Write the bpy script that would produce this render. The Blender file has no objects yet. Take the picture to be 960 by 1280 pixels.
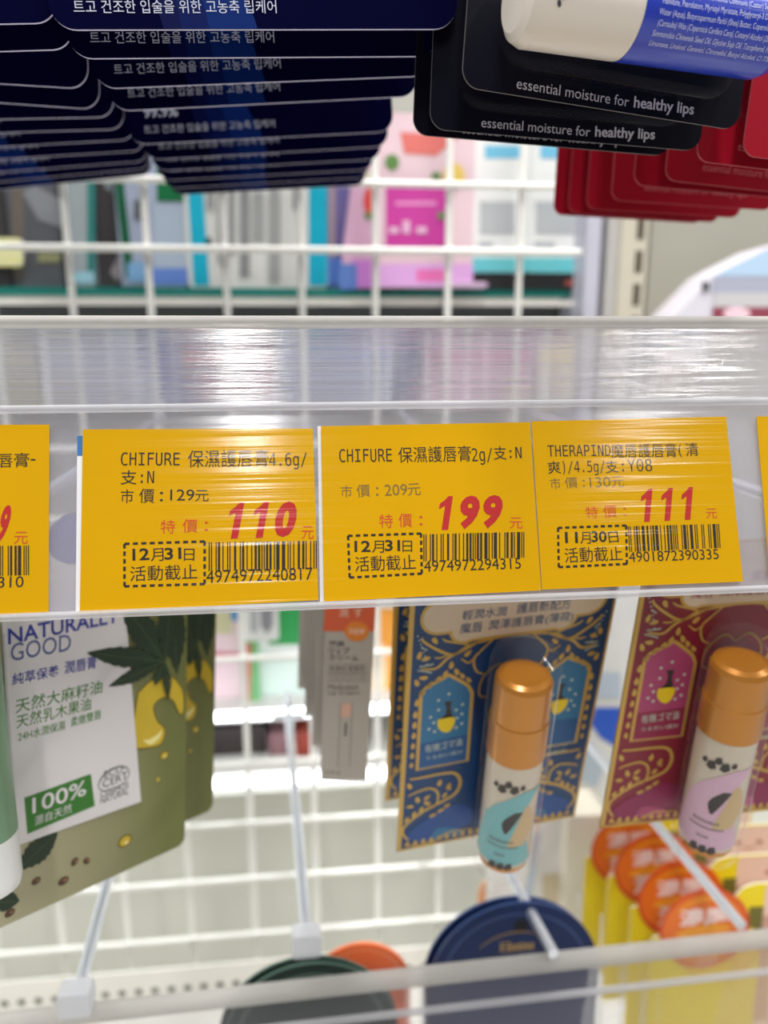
import bpy, math, random
from mathutils import Vector, Matrix
from mathutils.geometry import tessellate_polygon

random.seed(7)
SC = bpy.context.scene
COL = SC.collection

# ------------------------------------------------------------------ camera
FPX = 960.0
TH, PS, RO = math.radians(12.64), math.radians(6.14), math.radians(-0.125)
EYE = Vector((0, 0, 1.30))
_f = Vector((math.sin(PS) * math.cos(TH), math.cos(PS) * math.cos(TH), -math.sin(TH)))
_r = Vector((math.cos(PS), -math.sin(PS), 0))
_u = _r.cross(_f)
CR = math.cos(RO) * _r + math.sin(RO) * _u
CU = -math.sin(RO) * _r + math.cos(RO) * _u
CF = _f
cam = bpy.data.cameras.new('camera')
cam.sensor_fit = 'VERTICAL'
cam.sensor_height = 36.0
cam.lens = FPX / 1280 * 36.0
cam.clip_start = 0.01
cam.clip_end = 50
cam.dof.use_dof = True
cam.dof.focus_distance = 0.200
cam.dof.aperture_fstop = 8.0
camo = bpy.data.objects.new('camera', cam)
COL.objects.link(camo)
camo.matrix_world = Matrix(((CR.x, CU.x, -CF.x, EYE.x), (CR.y, CU.y, -CF.y, EYE.y), (CR.z, CU.z, -CF.z, EYE.z), (0, 0, 0, 1)))
SC.camera = camo

# ------------------------------------------------------------------ light
w = bpy.data.worlds.new('store_light')
SC.world = w
w.use_nodes = True
bg = w.node_tree.nodes['Background']
bg.inputs[0].default_value = (0.93, 0.96, 1.0, 1)
bg.inputs[1].default_value = 0.31


def strip_light(x, y, z, watt, sx=0.13, sy=1.25):
    l = bpy.data.lights.new('ceiling_strip_light', 'AREA')
    l.shape = 'RECTANGLE'
    l.size, l.size_y = sx, sy
    l.energy = watt
    l.color = (1.0, 0.985, 0.96)
    o = bpy.data.objects.new('ceiling_strip_light', l)
    COL.objects.link(o)
    o.location = (x, y, z)
    return o


for lx, wt, wd in ((-2.0, 16, 0.13), (-0.19, 46, 0.12), (1.33, 28, 0.07), (2.9, 16, 0.13)):
    strip_light(lx, -1.75, 2.85, wt, wd)
for lx in (-1.4, 0.1, 1.6):
    strip_light(lx, 0.0, 2.85, 52, 0.13, 0.9)

SC.view_settings.view_transform = 'Standard'
SC.view_settings.look = 'None'
SC.view_settings.gamma = 1.0
SC.view_settings.use_curve_mapping = False
SC.view_settings.exposure = -0.70


# ------------------------------------------------------------------ materials
def lin(c):
    def g(v):
        v /= 255.0
        return v / 12.92 if v <= 0.04045 else ((v + 0.055) / 1.055) ** 2.4
    return (g(c[0]), g(c[1]), g(c[2]), 1)


MATS = {}


def mat(name, c, rough=0.5, metal=0.0, spec=0.5, noise=0.0, nscale=60, coat=0.0, trans=0.0):
    if name in MATS:
        return MATS[name]
    m = bpy.data.materials.new(name)
    m.use_nodes = True
    nt = m.node_tree
    p = nt.nodes['Principled BSDF']
    p.inputs['Roughness'].default_value = rough
    p.inputs['Metallic'].default_value = metal
    p.inputs['Specular IOR Level'].default_value = spec
    p.inputs['Coat Weight'].default_value = coat
    p.inputs['Coat Roughness'].default_value = 0.12
    col = lin(c)
    if noise > 0:
        tc = nt.nodes.new('ShaderNodeTexCoord')
        nz = nt.nodes.new('ShaderNodeTexNoise')
        nz.inputs['Scale'].default_value = nscale
        nz.inputs['Detail'].default_value = 3
        rp = nt.nodes.new('ShaderNodeMapRange')
        rp.inputs['To Min'].default_value = 1 - noise
        rp.inputs['To Max'].default_value = 1 + noise
        mx = nt.nodes.new('ShaderNodeVectorMath')
        mx.operation = 'SCALE'
        mx.inputs[0].default_value = col[:3]
        nt.links.new(tc.outputs['Object'], nz.inputs['Vector'])
        nt.links.new(nz.outputs['Fac'], rp.inputs['Value'])
        nt.links.new(rp.outputs['Result'], mx.inputs['Scale'])
        nt.links.new(mx.outputs['Vector'], p.inputs['Base Color'])
    else:
        p.inputs['Base Color'].default_value = col
    if trans > 0:
        p.inputs['Transmission Weight'].default_value = trans
    MATS[name] = m
    return m


def clear_mat(name, tint=(0.97, 0.97, 0.98), rough=0.06, ior=1.45, milky=0.0, milk=(0.9, 0.9, 0.92), ridge=0.0, ridge_scale=900.0, refr=0.0, gloss_gain=1.0, wobble=0.0):
    """clear plastic: see-through sheet with a gloss, a little milkiness and (optional) horizontal extrusion ridges"""
    if name in MATS:
        return MATS[name]
    m = bpy.data.materials.new(name)
    m.use_nodes = True
    nt = m.node_tree
    N, L = nt.nodes, nt.links
    N.remove(N['Principled BSDF'])
    out = N['Material Output']
    tr = N.new('ShaderNodeBsdfTransparent')
    tr.inputs[0].default_value = (*tint, 1)
    gl = N.new('ShaderNodeBsdfGlossy')
    gl.inputs['Color'].default_value = (gloss_gain, gloss_gain, gloss_gain, 1)
    gl.inputs['Roughness'].default_value = rough
    fr = N.new('ShaderNodeFresnel')
    fr.inputs['IOR'].default_value = ior
    base = tr.outputs[0]
    nrm = None
    if ridge > 0:
        tc = N.new('ShaderNodeTexCoord')
        mp = N.new('ShaderNodeMapping')
        mp.inputs['Scale'].default_value = (wobble, 1.0, 0.0)
        L.new(tc.outputs['Object'], mp.inputs['Vector'])
        nz = N.new('ShaderNodeTexNoise')
        nz.inputs['Scale'].default_value = ridge_scale
        nz.inputs['Detail'].default_value = 2.5
        L.new(mp.outputs[0], nz.inputs['Vector'])
        bp = N.new('ShaderNodeBump')
        bp.inputs['Strength'].default_value = 1.0
        bp.inputs['Distance'].default_value = ridge
        L.new(nz.outputs['Fac'], bp.inputs['Height'])
        nrm = bp.outputs[0]
        L.new(nrm, gl.inputs['Normal'])
    if refr > 0:
        rf = N.new('ShaderNodeBsdfRefraction')
        rf.inputs['Color'].default_value = (0.96, 0.96, 0.98, 1)
        rf.inputs['IOR'].default_value = 1.25
        rf.inputs['Roughness'].default_value = 0.04
        if nrm:
            L.new(nrm, rf.inputs['Normal'])
        mr = N.new('ShaderNodeMixShader')
        mr.inputs[0].default_value = refr
        L.new(base, mr.inputs[1])
        L.new(rf.outputs[0], mr.inputs[2])
        base = mr.outputs[0]
    if milky > 0:
        df = N.new('ShaderNodeBsdfDiffuse')
        df.inputs[0].default_value = (*milk, 1)
        tl = N.new('ShaderNodeBsdfTranslucent')
        tl.inputs[0].default_value = (*milk, 1)
        ma = N.new('ShaderNodeMixShader')
        ma.inputs[0].default_value = 0.5
        L.new(df.outputs[0], ma.inputs[1])
        L.new(tl.outputs[0], ma.inputs[2])
        mk = N.new('ShaderNodeMixShader')
        mk.inputs[0].default_value = milky
        L.new(base, mk.inputs[1])
        L.new(ma.outputs[0], mk.inputs[2])
        base = mk.outputs[0]
    geo = N.new('ShaderNodeNewGeometry')
    front = N.new('ShaderNodeMath')
    front.operation = 'SUBTRACT'
    front.inputs[0].default_value = 1.0
    L.new(geo.outputs['Backfacing'], front.inputs[1])
    fm = N.new('ShaderNodeMath')
    fm.operation = 'MULTIPLY'
    L.new(fr.outputs[0], fm.inputs[0])
    L.new(front.outputs[0], fm.inputs[1])
    mg = N.new('ShaderNodeMixShader')
    L.new(fm.outputs[0], mg.inputs[0])
    L.new(base, mg.inputs[1])
    L.new(gl.outputs[0], mg.inputs[2])
    L.new(mg.outputs[0], out.inputs[0])
    MATS[name] = m
    return m


# ------------------------------------------------------------------ places
def ray(px, py):
    return CR * ((px - 480) / FPX) - CU * ((py - 640) / FPX) + CF


def atY(px, py, Y):
    d = ray(px, py)
    return EYE + d * (Y / d.y)


def atZ(px, py, Z):
    """Z relative to eye height"""
    d = ray(px, py)
    return EYE + d * (Z / d.z)


class Frame:
    """a local coordinate frame standing in the shop: x to the right, y up along the face, z out of the face"""

    def __init__(s, O, ex, ey=None):
        s.ex = Vector(ex).normalized()
        ey = Vector((0, 0, 1)) if ey is None else Vector(ey)
        s.ey = (ey - s.ex * ey.dot(s.ex)).normalized()
        s.ez = s.ex.cross(s.ey)
        s.O = Vector(O)

    def uv(s, px, py, z=0.0):
        d = ray(px, py)
        P = s.O + s.ez * z
        q = EYE + d * ((P - EYE).dot(s.ez) / d.dot(s.ez)) - s.O
        return (q.dot(s.ex), q.dot(s.ey))

    def mw(s):
        return Matrix(((s.ex.x, s.ey.x, s.ez.x, s.O.x), (s.ex.y, s.ey.y, s.ez.y, s.O.y), (s.ex.z, s.ey.z, s.ez.z, s.O.z), (0, 0, 0, 1)))

    def local(s, P):
        q = Vector(P) - s.O
        return Vector((q.dot(s.ex), q.dot(s.ey), q.dot(s.ez)))

    def moved(s, dx=0, dy=0, dz=0):
        return Frame(s.O + s.ex * dx + s.ey * dy + s.ez * dz, s.ex, s.ey)


def facing(px, py, Y):
    return Frame(atY(px, py, Y), (1, 0, 0))


# ------------------------------------------------------------------ text
_txt = {}


def bundled_font(f):
    try:
        import os
        p = os.path.join(bpy.utils.resource_path('LOCAL'), 'datafiles', 'fonts', f)
        return bpy.data.fonts.load(p) if os.path.exists(p) else None
    except Exception:
        return None


MONO = bundled_font('DejaVuSansMono.woff2')


def glyphs(s, bold=0.0, shear=0.0, font=None):
    """flat triangles of a line of text, in its own units"""
    k = (s, bold, shear, font)
    if k not in _txt:
        cu = bpy.data.curves.new('t', 'FONT')
        cu.body = s
        if font == 'mono' and MONO:
            cu.font = MONO
        cu.resolution_u = 3
        cu.offset = bold
        cu.shear = shear
        o = bpy.data.objects.new('t', cu)
        COL.objects.link(o)
        dg = bpy.context.evaluated_depsgraph_get()
        dg.update()
        me = o.evaluated_get(dg).to_mesh()
        vs = [(v.co.x, v.co.y) for v in me.vertices]
        fs = [tuple(p.vertices) for p in me.polygons]
        o.evaluated_get(dg).to_mesh_clear()
        bpy.data.objects.remove(o)
        bpy.data.curves.remove(cu)
        if not vs:
            vs, fs = [(0, 0), (1, 0), (1, 1)], []
        _txt[k] = (vs, fs, min(v[0] for v in vs), max(v[0] for v in vs), min(v[1] for v in vs), max(v[1] for v in vs))
    return _txt[k]


# ------------------------------------------------------------------ mesh building
class MB:
    def __init__(s):
        s.v, s.f, s.m, s.sm, s.mats = [], [], [], [], []

    def mi(s, m):
        if m not in s.mats:
            s.mats.append(m)
        return s.mats.index(m)

    def add(s, vs, fs, m, smooth=False):
        b = len(s.v)
        s.v.extend([tuple(v) for v in vs])
        k = s.mi(m)
        for f in fs:
            s.f.append(tuple(b + i for i in f))
            s.m.append(k)
            s.sm.append(smooth)

    def poly(s, pts, z, m, wrap=None):
        pts = list(pts)
        tris = tessellate_polygon([[Vector((p[0], p[1], 0)) for p in pts]])
        vs = [wrap(p[0], p[1], z) if wrap else (p[0], p[1], z) for p in pts]
        s.add(vs, tris, m)

    def rect(s, x0, y0, x1, y1, z, m):
        s.add([(x0, y0, z), (x1, y0, z), (x1, y1, z), (x0, y1, z)], [(0, 1, 2, 3)], m)

    def prism(s, pts, z0, z1, mf, ms=None, mb=None):
        pts = list(pts)
        n = len(pts)
        tris = tessellate_polygon([[Vector((p[0], p[1], 0)) for p in pts]])
        s.add([(p[0], p[1], z1) for p in pts], tris, mf)
        s.add([(p[0], p[1], z0) for p in pts], [tuple(reversed(t)) for t in tris], mb or ms or mf)
        s.add([(p[0], p[1], z0) for p in pts] + [(p[0], p[1], z1) for p in pts], [(i, (i + 1) % n, n + (i + 1) % n, n + i) for i in range(n)], ms or mf)

    def box(s, x0, x1, y0, y1, z0, z1, m, bev=0.0):
        if bev <= 0:
            v = [(x, y, z) for z in (z0, z1) for y in (y0, y1) for x in (x0, x1)]
            s.add(v, [(0, 2, 3, 1), (4, 5, 7, 6), (0, 1, 5, 4), (2, 6, 7, 3), (0, 4, 6, 2), (1, 3, 7, 5)], m)
        else:
            o = rrect(x0, y0, x1, y1, bev, 3)
            s.prism(o, z0, z1, m)

    def tube(s, path, r, m, n=12, cap=True, radii=None):
        path = [Vector(p) for p in path]
        rings = []
        for i, p in enumerate(path):
            a = path[max(i - 1, 0)]
            b = path[min(i + 1, len(path) - 1)]
            t = (b - a).normalized()
            q = Vector((0, 0, 1)) if abs(t.z) < 0.9 else Vector((1, 0, 0))
            x = t.cross(q).normalized()
            y = t.cross(x)
            rr = radii[i] if radii else r
            rings.append([p + (x * math.cos(2 * math.pi * k / n) + y * math.sin(2 * math.pi * k / n)) * rr for k in range(n)])
        vs = [v for g in rings for v in g]
        fs = []
        for i in range(len(rings) - 1):
            for k in range(n):
                k2 = (k + 1) % n
                fs.append((i * n + k, i * n + k2, (i + 1) * n + k2, (i + 1) * n + k))
        s.add(vs, fs, m, True)
        if cap:
            s.add(rings[0], [tuple(range(n))], m)
            s.add(rings[-1], [tuple(reversed(range(n)))], m)

    def lathe(s, prof, A, axis, ref, m, n=48, mats=None):
        """prof: [(radius, distance along the axis)], from A along axis"""
        axis = Vector(axis).normalized()
        ref = Vector(ref)
        x = (ref - axis * ref.dot(axis)).normalized()
        y = axis.cross(x)
        A = Vector(A)
        for j in range(len(prof) - 1):
            vs = []
            for (r, t) in prof[j:j + 2]:
                for k in range(n):
                    a = 2 * math.pi * k / n
                    vs.append(A + axis * t + (x * math.cos(a) + y * math.sin(a)) * max(r, 1e-5))
            fs = [(k, (k + 1) % n, n + (k + 1) % n, n + k) for k in range(n)]
            s.add(vs, fs, mats[j] if mats else m, True)

    def stroke(s, pts, wd, z, m, closed=False, taper=False):
        pts = [Vector((p[0], p[1])) for p in pts]
        n = len(pts)
        vs = []
        for i, p in enumerate(pts):
            a = pts[(i - 1) % n] if closed else pts[max(i - 1, 0)]
            b = pts[(i + 1) % n] if closed else pts[min(i + 1, n - 1)]
            t = (b - a)
            t = t.normalized() if t.length > 1e-9 else Vector((1, 0))
            k = Vector((-t.y, t.x)) * wd * 0.5
            if taper:
                k = k * (0.25 + 0.75 * math.sin(math.pi * (0.15 + 0.7 * i / (n - 1))))
            vs += [(p.x + k.x, p.y + k.y, z), (p.x - k.x, p.y - k.y, z)]
        fs = [(2 * i, 2 * i + 1, 2 * ((i + 1) % n) + 1, 2 * ((i + 1) % n)) for i in range(n if closed else n - 1)]
        s.add(vs, fs, m)

    def text(s, t, bl, br, h, z, m, bold=0.0, shear=0.0, wrap=None):
        """a line of text from bl to br (local x, y), h tall"""
        vs, fs, x0, x1, y0, y1 = glyphs(t, bold, shear)
        bl, br = Vector(bl), Vector(br)
        d = br - bl
        u = d / max(x1 - x0, 1e-6)
        k = Vector((-d.y, d.x)).normalized() * h / max(y1 - y0, 1e-6)
        pts = []
        for (x, y) in vs:
            p = bl + u * (x - x0) + k * (y - y0)
            pts.append(wrap(p.x, p.y, z) if wrap else (p.x, p.y, z))
        s.add(pts, fs, m)

    def text_px(s, fr, t, xl, yl, xr, yr, top, z, m, bold=0.0, shear=0.0, mono=False):
        """fr: frame; baseline from (xl, yl) to (xr, yr); the letters' top at y = top above the left end"""
        bl, br, tl = fr.uv(xl, yl), fr.uv(xr, yr), fr.uv(xl, top)
        d = Vector(br) - Vector(bl)
        nrm = Vector((-d.y, d.x)).normalized()
        h = abs((Vector(tl) - Vector(bl)).dot(nrm))
        if not mono:
            s.text(t, bl, br, h, z, m, bold, shear)
            return
        vs, fs, x0, x1, y0, y1 = glyphs(t, bold, shear, 'mono')
        cap = glyphs('H', bold, 0.0, 'mono')
        adv = (glyphs('HH', bold, 0.0, 'mono')[3] - cap[3])
        u = d / (adv * len(t))
        k = nrm * h / (cap[5] - cap[4])
        b0 = Vector(bl)
        s.add([(*(b0 + u * x + k * (y - cap[4])), z) for (x, y) in vs], fs, m)

    def price(s, fr, t, xl, yl, xr, yr, top, z, m):
        """heavy slanted price digits, the 1 with a flag"""
        bl, br, tl = Vector(fr.uv(xl, yl)), Vector(fr.uv(xr, yr)), Vector(fr.uv(xl, top))
        d = (br - bl).normalized()
        k = Vector((-d.y, d.x))
        h = abs((tl - bl).dot(k))
        sl = 0.2
        adv = ((br - bl).length - sl * h) / len(t)
        for i, c in enumerate(t):
            o = bl + d * adv * i
            q = lambda x, y: o + d * (x * adv + sl * y * h) + k * (y * h)
            if c == '1':
                pts = [q(x, y) for x, y in ((.40, 0), (.68, 0), (.68, 1), (.48, 1), (.38, .90), (.16, .78), (.16, .62), (.40, .72))]
                s.poly([(p.x, p.y) for p in pts], z, m)
            else:
                vs, fs, x0, x1, y0, y1 = glyphs(c, 0.05, 0.0)
                s.add([(*q(.06 + .86 * (x - x0) / (x1 - x0), (y - y0) / (y1 - y0)), z) for (x, y) in vs], fs, m)

    def build(s, name, parent=None, frame=None):
        me = bpy.data.meshes.new(name)
        me.from_pydata(s.v, [], s.f)
        for m in s.mats:
            me.materials.append(m)
        for p, k, q in zip(me.polygons, s.m, s.sm):
            p.material_index = k
            p.use_smooth = q
        me.update()
        o = bpy.data.objects.new(name, me)
        COL.objects.link(o)
        if parent is not None:
            o.parent = parent
        if frame is not None:
            o.matrix_world = frame.mw()
        return o


def tag(o, label, cat, group=None, kind=None):
    if label:
        o['label'] = label
    if cat:
        o['category'] = cat
    if group:
        o['group'] = group
    if kind:
        o['kind'] = kind
    return o


def thing(name, label, cat, frame, group=None):
    o = bpy.data.objects.new(name, None)
    o.empty_display_size = 0.01
    COL.objects.link(o)
    o.matrix_world = frame.mw()
    return tag(o, label, cat, group)


def copy_thing(o, frame, label):
    c = o.copy()
    COL.objects.link(c)
    c.matrix_world = frame.mw()
    c['label'] = label
    for ch in o.children:
        d = ch.copy()
        d.parent = c
        COL.objects.link(d)
        for g in ch.children:
            e = g.copy()
            e.parent = d
            COL.objects.link(e)
    return c


def rrect(x0, y0, x1, y1, r, n=6):
    out = []
    for cx, cy, a0 in ((x1 - r, y0 + r, -90), (x1 - r, y1 - r, 0), (x0 + r, y1 - r, 90), (x0 + r, y0 + r, 180)):
        for i in range(n + 1):
            a = math.radians(a0 + 90 * i / n)
            out.append((cx + r * math.cos(a), cy + r * math.sin(a)))
    return out


def ellipse(cx, cy, a, b=None, rot=0, n=24):
    b = b or a
    c, s_ = math.cos(rot), math.sin(rot)
    return [(cx + a * math.cos(t) * c - b * math.sin(t) * s_, cy + a * math.cos(t) * s_ + b * math.sin(t) * c) for t in [2 * math.pi * i / n for i in range(n)]]


def smooth_path(pts, k=6):
    """Catmull-Rom through the points"""
    P = [Vector((p[0], p[1])) for p in pts]
    P = [P[0] * 2 - P[1]] + P + [P[-1] * 2 - P[-2]]
    out = []
    for i in range(1, len(P) - 2):
        for j in range(k):
            t = j / k
            a, b, c, d = P[i - 1], P[i], P[i + 1], P[i + 2]
            out.append(0.5 * (2 * b + (c - a) * t + (2 * a - 5 * b + 4 * c - d) * t * t + (3 * b - a - 3 * c + d) * t ** 3))
    out.append(P[-2])
    return [(p.x, p.y) for p in out]


ORD = ['front', 'second', 'third', 'fourth', 'fifth', 'sixth', 'seventh', 'eighth', 'ninth', 'tenth', 'eleventh', 'rearmost']

# ------------------------------------------------------------------ shared materials
WHITE_WIRE = mat('white_coated_wire', (246, 246, 240), 0.35)
CHROME = mat('chrome', (236, 240, 248), 0.28, 0.75)
CHROME_SOFT = mat('bright_zinc', (246, 248, 252), 0.25, 0.15)
YELLOW = mat('yellow_tag_paper', (206, 156, 0), 0.8, spec=0.05, noise=0.04, nscale=40)
INK = mat('black_ink', (30, 22, 16), 0.8)
INK_GLARE = mat('glare_paled_ink', (120, 96, 40), 0.8)  # glare over the list prices painted in as paler ink
RED_INK = mat('red_ink', (176, 24, 20), 0.8)
RED_INK_THIN = mat('thin_red_ink', (196, 62, 20), 0.8)
WHITE_PAPER = mat('white_paper', (232, 232, 232), 0.6)

# ================================================================== SETTING
PANEL = mat('cream_steel_panel', (234, 235, 224), 0.5, noise=0.03, nscale=8)
WHITE_STEEL = mat('white_steel', (236, 234, 226), 0.4)
GREY_STEEL = mat('grey_steel', (150, 146, 140), 0.5)


def structure(name, mb, frame=None):
    o = mb.build(name, None, frame)
    o['kind'] = 'structure'
    return o


def zY(py, Y, px=480):
    return atY(px, py, Y).z


EZ = EYE.z
# back panel of the neighbouring bay: lower part close behind the grid, upper part behind the shelves
b = MB()
b.box(-0.75, 0.75, 0.0, EZ - 0.37, 0.0, 0.02, PANEL)
structure('wall_back', b, Frame((0, 0.66, 0), (1, 0, 0)))
b = MB()
b.box(-0.9, 0.9, 0.0, 0.9, 0.0, 0.02, mat('grey_back_panel', (176, 172, 164), 0.6))
structure('wall_rear', b, Frame((0, 0.90, EZ - 0.37), (1, 0, 0)))
b = MB()
b.box(-3, 3, -3, 0.02, -0.05, 0.0, mat('store_floor_vinyl', (206, 204, 198), 0.35, noise=0.03, nscale=5))
b.v = [(x, y + 0.9, z) for (x, y, z) in b.v]
structure('floor', b, Frame((0, 0, 0), (1, 0, 0), (0, 1, 0)))

# white wire grid -------------------------------------------------------
g = MB()
GY = 0.53
xs = [-0.144 + 0.0489 * i for i in range(-8, 9)]
for x in xs:
    if x > 0.19:
        continue
    g.tube([(x, -0.50, 0), (x, 0.45, 0)], 0.0023, WHITE_WIRE, 8)
zs = [0.40, 0.352, 0.304, 0.256, 0.208, 0.16, 0.098, 0.057, -0.07, -0.118, -0.166, -0.224, -0.308, -0.358, -0.406, -0.456, -0.494]
for z in zs:
    g.tube([(-0.56, z, 0.0046), (0.19, z, 0.0046)], 0.0023, WHITE_WIRE, 8)
tag(g.build('wire_grid', None, Frame((0, GY, EZ), (1, 0, 0))), 'white wire grid standing behind all the hanging lip balm cards', 'grid')

# perforated foot strip and base tray ----------------------------------
t = thing('base_shelf', 'white steel base shelf with a row of small punched holes', 'shelf', Frame((-0.1, 0.50, EZ - 0.516), (1, 0, 0)))
b = MB()
b.box(-0.5, 0.6, 0.0, 0.012, -0.01, 0.24, WHITE_STEEL)
b.box(-0.5, 0.6, 0.012, 0.05, -0.01, -0.008, WHITE_STEEL)
b.build('tray', t)
b = MB()
HOLE = mat('hole_dark', (110, 106, 98), 0.8)
for i in range(62):
    b.poly(ellipse(-0.40 + 0.0122 * i, 0.032, 0.0029, n=12), -0.0076, HOLE)
o = b.build('punched_holes', t)
o['kind'] = 'stuff'

# shelves behind the grid ----------------------------------------------
SHELF_A, SHELF_B = zY(893, 0.57, 300), zY(975, 0.57, 300)


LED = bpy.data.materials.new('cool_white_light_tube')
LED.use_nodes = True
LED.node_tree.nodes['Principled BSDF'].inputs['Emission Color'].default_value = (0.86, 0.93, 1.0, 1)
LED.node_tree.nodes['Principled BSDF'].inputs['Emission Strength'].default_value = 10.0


def back_shelf(name, label, z, m, thick, y0=0.572, rail=True, x0=-0.42, x1=0.20, lip=None):
    t = thing(name, label, 'shelf', Frame(((x0 + x1) / 2, y0, z), (1, 0, 0), (0, 1, 0)))
    hw = (x1 - x0) / 2
    b = MB()
    b.box(-hw, hw, 0.0, 0.86 - y0, -thick, 0.0, m)
    b.build('board', t)
    if lip:
        b = MB()
        b.box(-hw, hw, -0.003, 0.0, -lip[1], lip[0], lip[2])
        b.build('front_lip', t)
    if rail:
        b = MB()
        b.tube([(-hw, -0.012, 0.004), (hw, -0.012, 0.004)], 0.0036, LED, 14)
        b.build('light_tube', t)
        for s_ in (-hw + 0.02, 0.09, hw - 0.02):
            b = MB()
            b.tube([(s_, -0.012, 0.004), (s_, 0.004, -0.001)], 0.002, CHROME_SOFT, 8)
            b.build('rail_bracket', t)
    return t


LILAC_STEEL = mat('pale_steel', (214, 212, 210), 0.4)
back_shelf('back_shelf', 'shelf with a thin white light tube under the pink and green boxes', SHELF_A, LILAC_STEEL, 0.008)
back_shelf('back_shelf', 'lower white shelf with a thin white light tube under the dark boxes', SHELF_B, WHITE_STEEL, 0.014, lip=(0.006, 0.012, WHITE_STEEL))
TEAL_GLASS = mat('teal_glass_edge', (40, 150, 140), 0.1, trans=0.5)
SHELF_G = zY(360, 0.60, 300)
t = back_shelf('glass_shelf', 'teal edged glass shelf carrying the upper row of packs', SHELF_G, TEAL_GLASS, 0.006, y0=0.60, rail=False, x1=0.222)
b = MB()
b.box(-0.32, 0.32, -0.004, 0.0, -0.0125, -0.0085, WHITE_STEEL)  # white strip put in for the bright reflection under the glass
b.build('underside_reflection', t)
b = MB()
b.box(-0.32, 0.32, 0.03, 0.05, -0.0235, -0.0105, mat('under_shadow_bar', (112, 110, 112), 0.5))  # dark grey bar: the shade under the glass shelf put in as colour
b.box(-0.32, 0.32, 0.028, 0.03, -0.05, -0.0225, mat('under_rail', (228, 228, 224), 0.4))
b.build('shade_and_rail_bars', t)

# ================================================================== RAILS
TILT = math.radians(20.4)
RY = Vector((0, math.sin(TILT), math.cos(TILT)))
n0 = Vector((1, 0, 0)).cross(RY)
d0 = ray(480, 640) * 0.2
RAIL = Frame(EYE + n0 * n0.dot(d0), (1, 0, 0), RY)
RIDGED = clear_mat('ridged_clear_plastic', rough=0.11, ior=1.55, milky=0.16, milk=(0.86, 0.85, 0.93), ridge=0.00035, ridge_scale=700, refr=0.6, wobble=0.004, gloss_gain=1.0)
BACKING = clear_mat('milky_backing_plastic', rough=0.15, ior=1.45, milky=0.3, milk=(0.82, 0.80, 0.86))
COVER = clear_mat('clear_cover_plastic', rough=0.12, ior=1.42, ridge=0.00022, ridge_scale=420, wobble=0.006, gloss_gain=0.6)
BEAD = clear_mat('clear_bead_plastic', tint=(0.85, 0.85, 0.87), rough=0.05, ior=1.5, milky=0.45, milk=(0.88, 0.88, 0.9))
LIP = clear_mat('clear_lip_plastic', tint=(0.80, 0.79, 0.77), rough=0.08, ior=1.5, milky=0.6, milk=(0.82, 0.80, 0.77))


def extrude_x(prof, x0, x1, m, smooth=False):
    b = MB()
    n = len(prof)
    tri = tessellate_polygon([[Vector((p[0], p[1], 0)) for p in prof]])
    b.add([(x0, p[0], p[1]) for p in prof], tri, m)
    b.add([(x1, p[0], p[1]) for p in prof], [tuple(reversed(k)) for k in tri], m)
    b.add([(x, p[0], p[1]) for x in (x0, x1) for p in prof], [(i, (i + 1) % n, n + (i + 1) % n, n + i) for i in range(n)], m, smooth)
    return b


def slab(v0, v1, z0, z1, x0, x1, m):
    b = MB()
    b.box(x0, x1, v0, v1, z0, z1, m)
    return b


VT = RAIL.uv(480, 404)[1]
VR = RAIL.uv(480, 508)[1]
VB = RAIL.uv(480, 752)[1]
X0, X1 = -0.34, 0.42
rail = thing('price_rail', 'clear ridged plastic price rail holding the row of yellow tags', 'price rail', RAIL)
slab(VR, VT, -0.0012, 0.0006, X0, X1, RIDGED).build('ridged_panel', rail)
slab(VB, VR, -0.0022, -0.0012, X0, X1, BACKING).build('backing_strip', rail)
slab(VB, VR - 0.003, 0.0014, 0.0020, X0, X1, COVER).build('front_cover', rail)
extrude_x([(VT + 0.0018 * math.sin(a) * (1 if math.sin(a) > 0 else 0.8), 0.0002 + 0.0024 * math.cos(a)) for a in [2 * math.pi * k / 14 for k in range(14)]], X0, X1, LIP, True).build('top_lip', rail)
extrude_x([(VR + 0.0010 * math.sin(a), 0.0010 + 0.0014 * math.cos(a)) for a in [2 * math.pi * k / 12 for k in range(12)]], X0, X1, BEAD, True).build('middle_bead', rail)
extrude_x([(VB - 0.0004 + 0.0010 * math.sin(a), 0.0002 + 0.0022 * math.cos(a)) for a in [2 * math.pi * k / 14 for k in range(14)]], X0, X1, BEAD, True).build('bottom_bead', rail)

R2a, R2b = atY(0, 1264, 0.2916), atY(960, 1160, 0.2916)
R2 = Frame(R2a.lerp(R2b, 0.5), R2b - R2a, RY)
rail2 = thing('price_rail', 'lower clear plastic price rail across the bottom, without tags in view', 'price rail', R2)
slab(-0.078, -0.004, -0.0012, 0.0006, -0.42, 0.5, clear_mat('ridged_clear_plastic_low', tint=(0.93, 0.93, 0.94), rough=0.10, ior=1.5, milky=0.08, milk=(0.76, 0.75, 0.77), ridge=0.0002, ridge_scale=450, refr=0.25, wobble=0.004)).build('ridged_panel', rail2)
extrude_x([(-0.0042 + 0.0042 * math.sin(a), 0.0006 + 0.0038 * math.cos(a)) for a in [2 * math.pi * k / 14 for k in range(14)]], -0.42, 0.5, LIP, True).build('top_lip', rail2)
extrude_x([(-0.0185 + 0.0016 * math.sin(a), 0.0012 + 0.0014 * math.cos(a)) for a in [2 * math.pi * k / 12 for k in range(12)]], -0.42, 0.5, BEAD, True).build('middle_bead', rail2)


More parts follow.
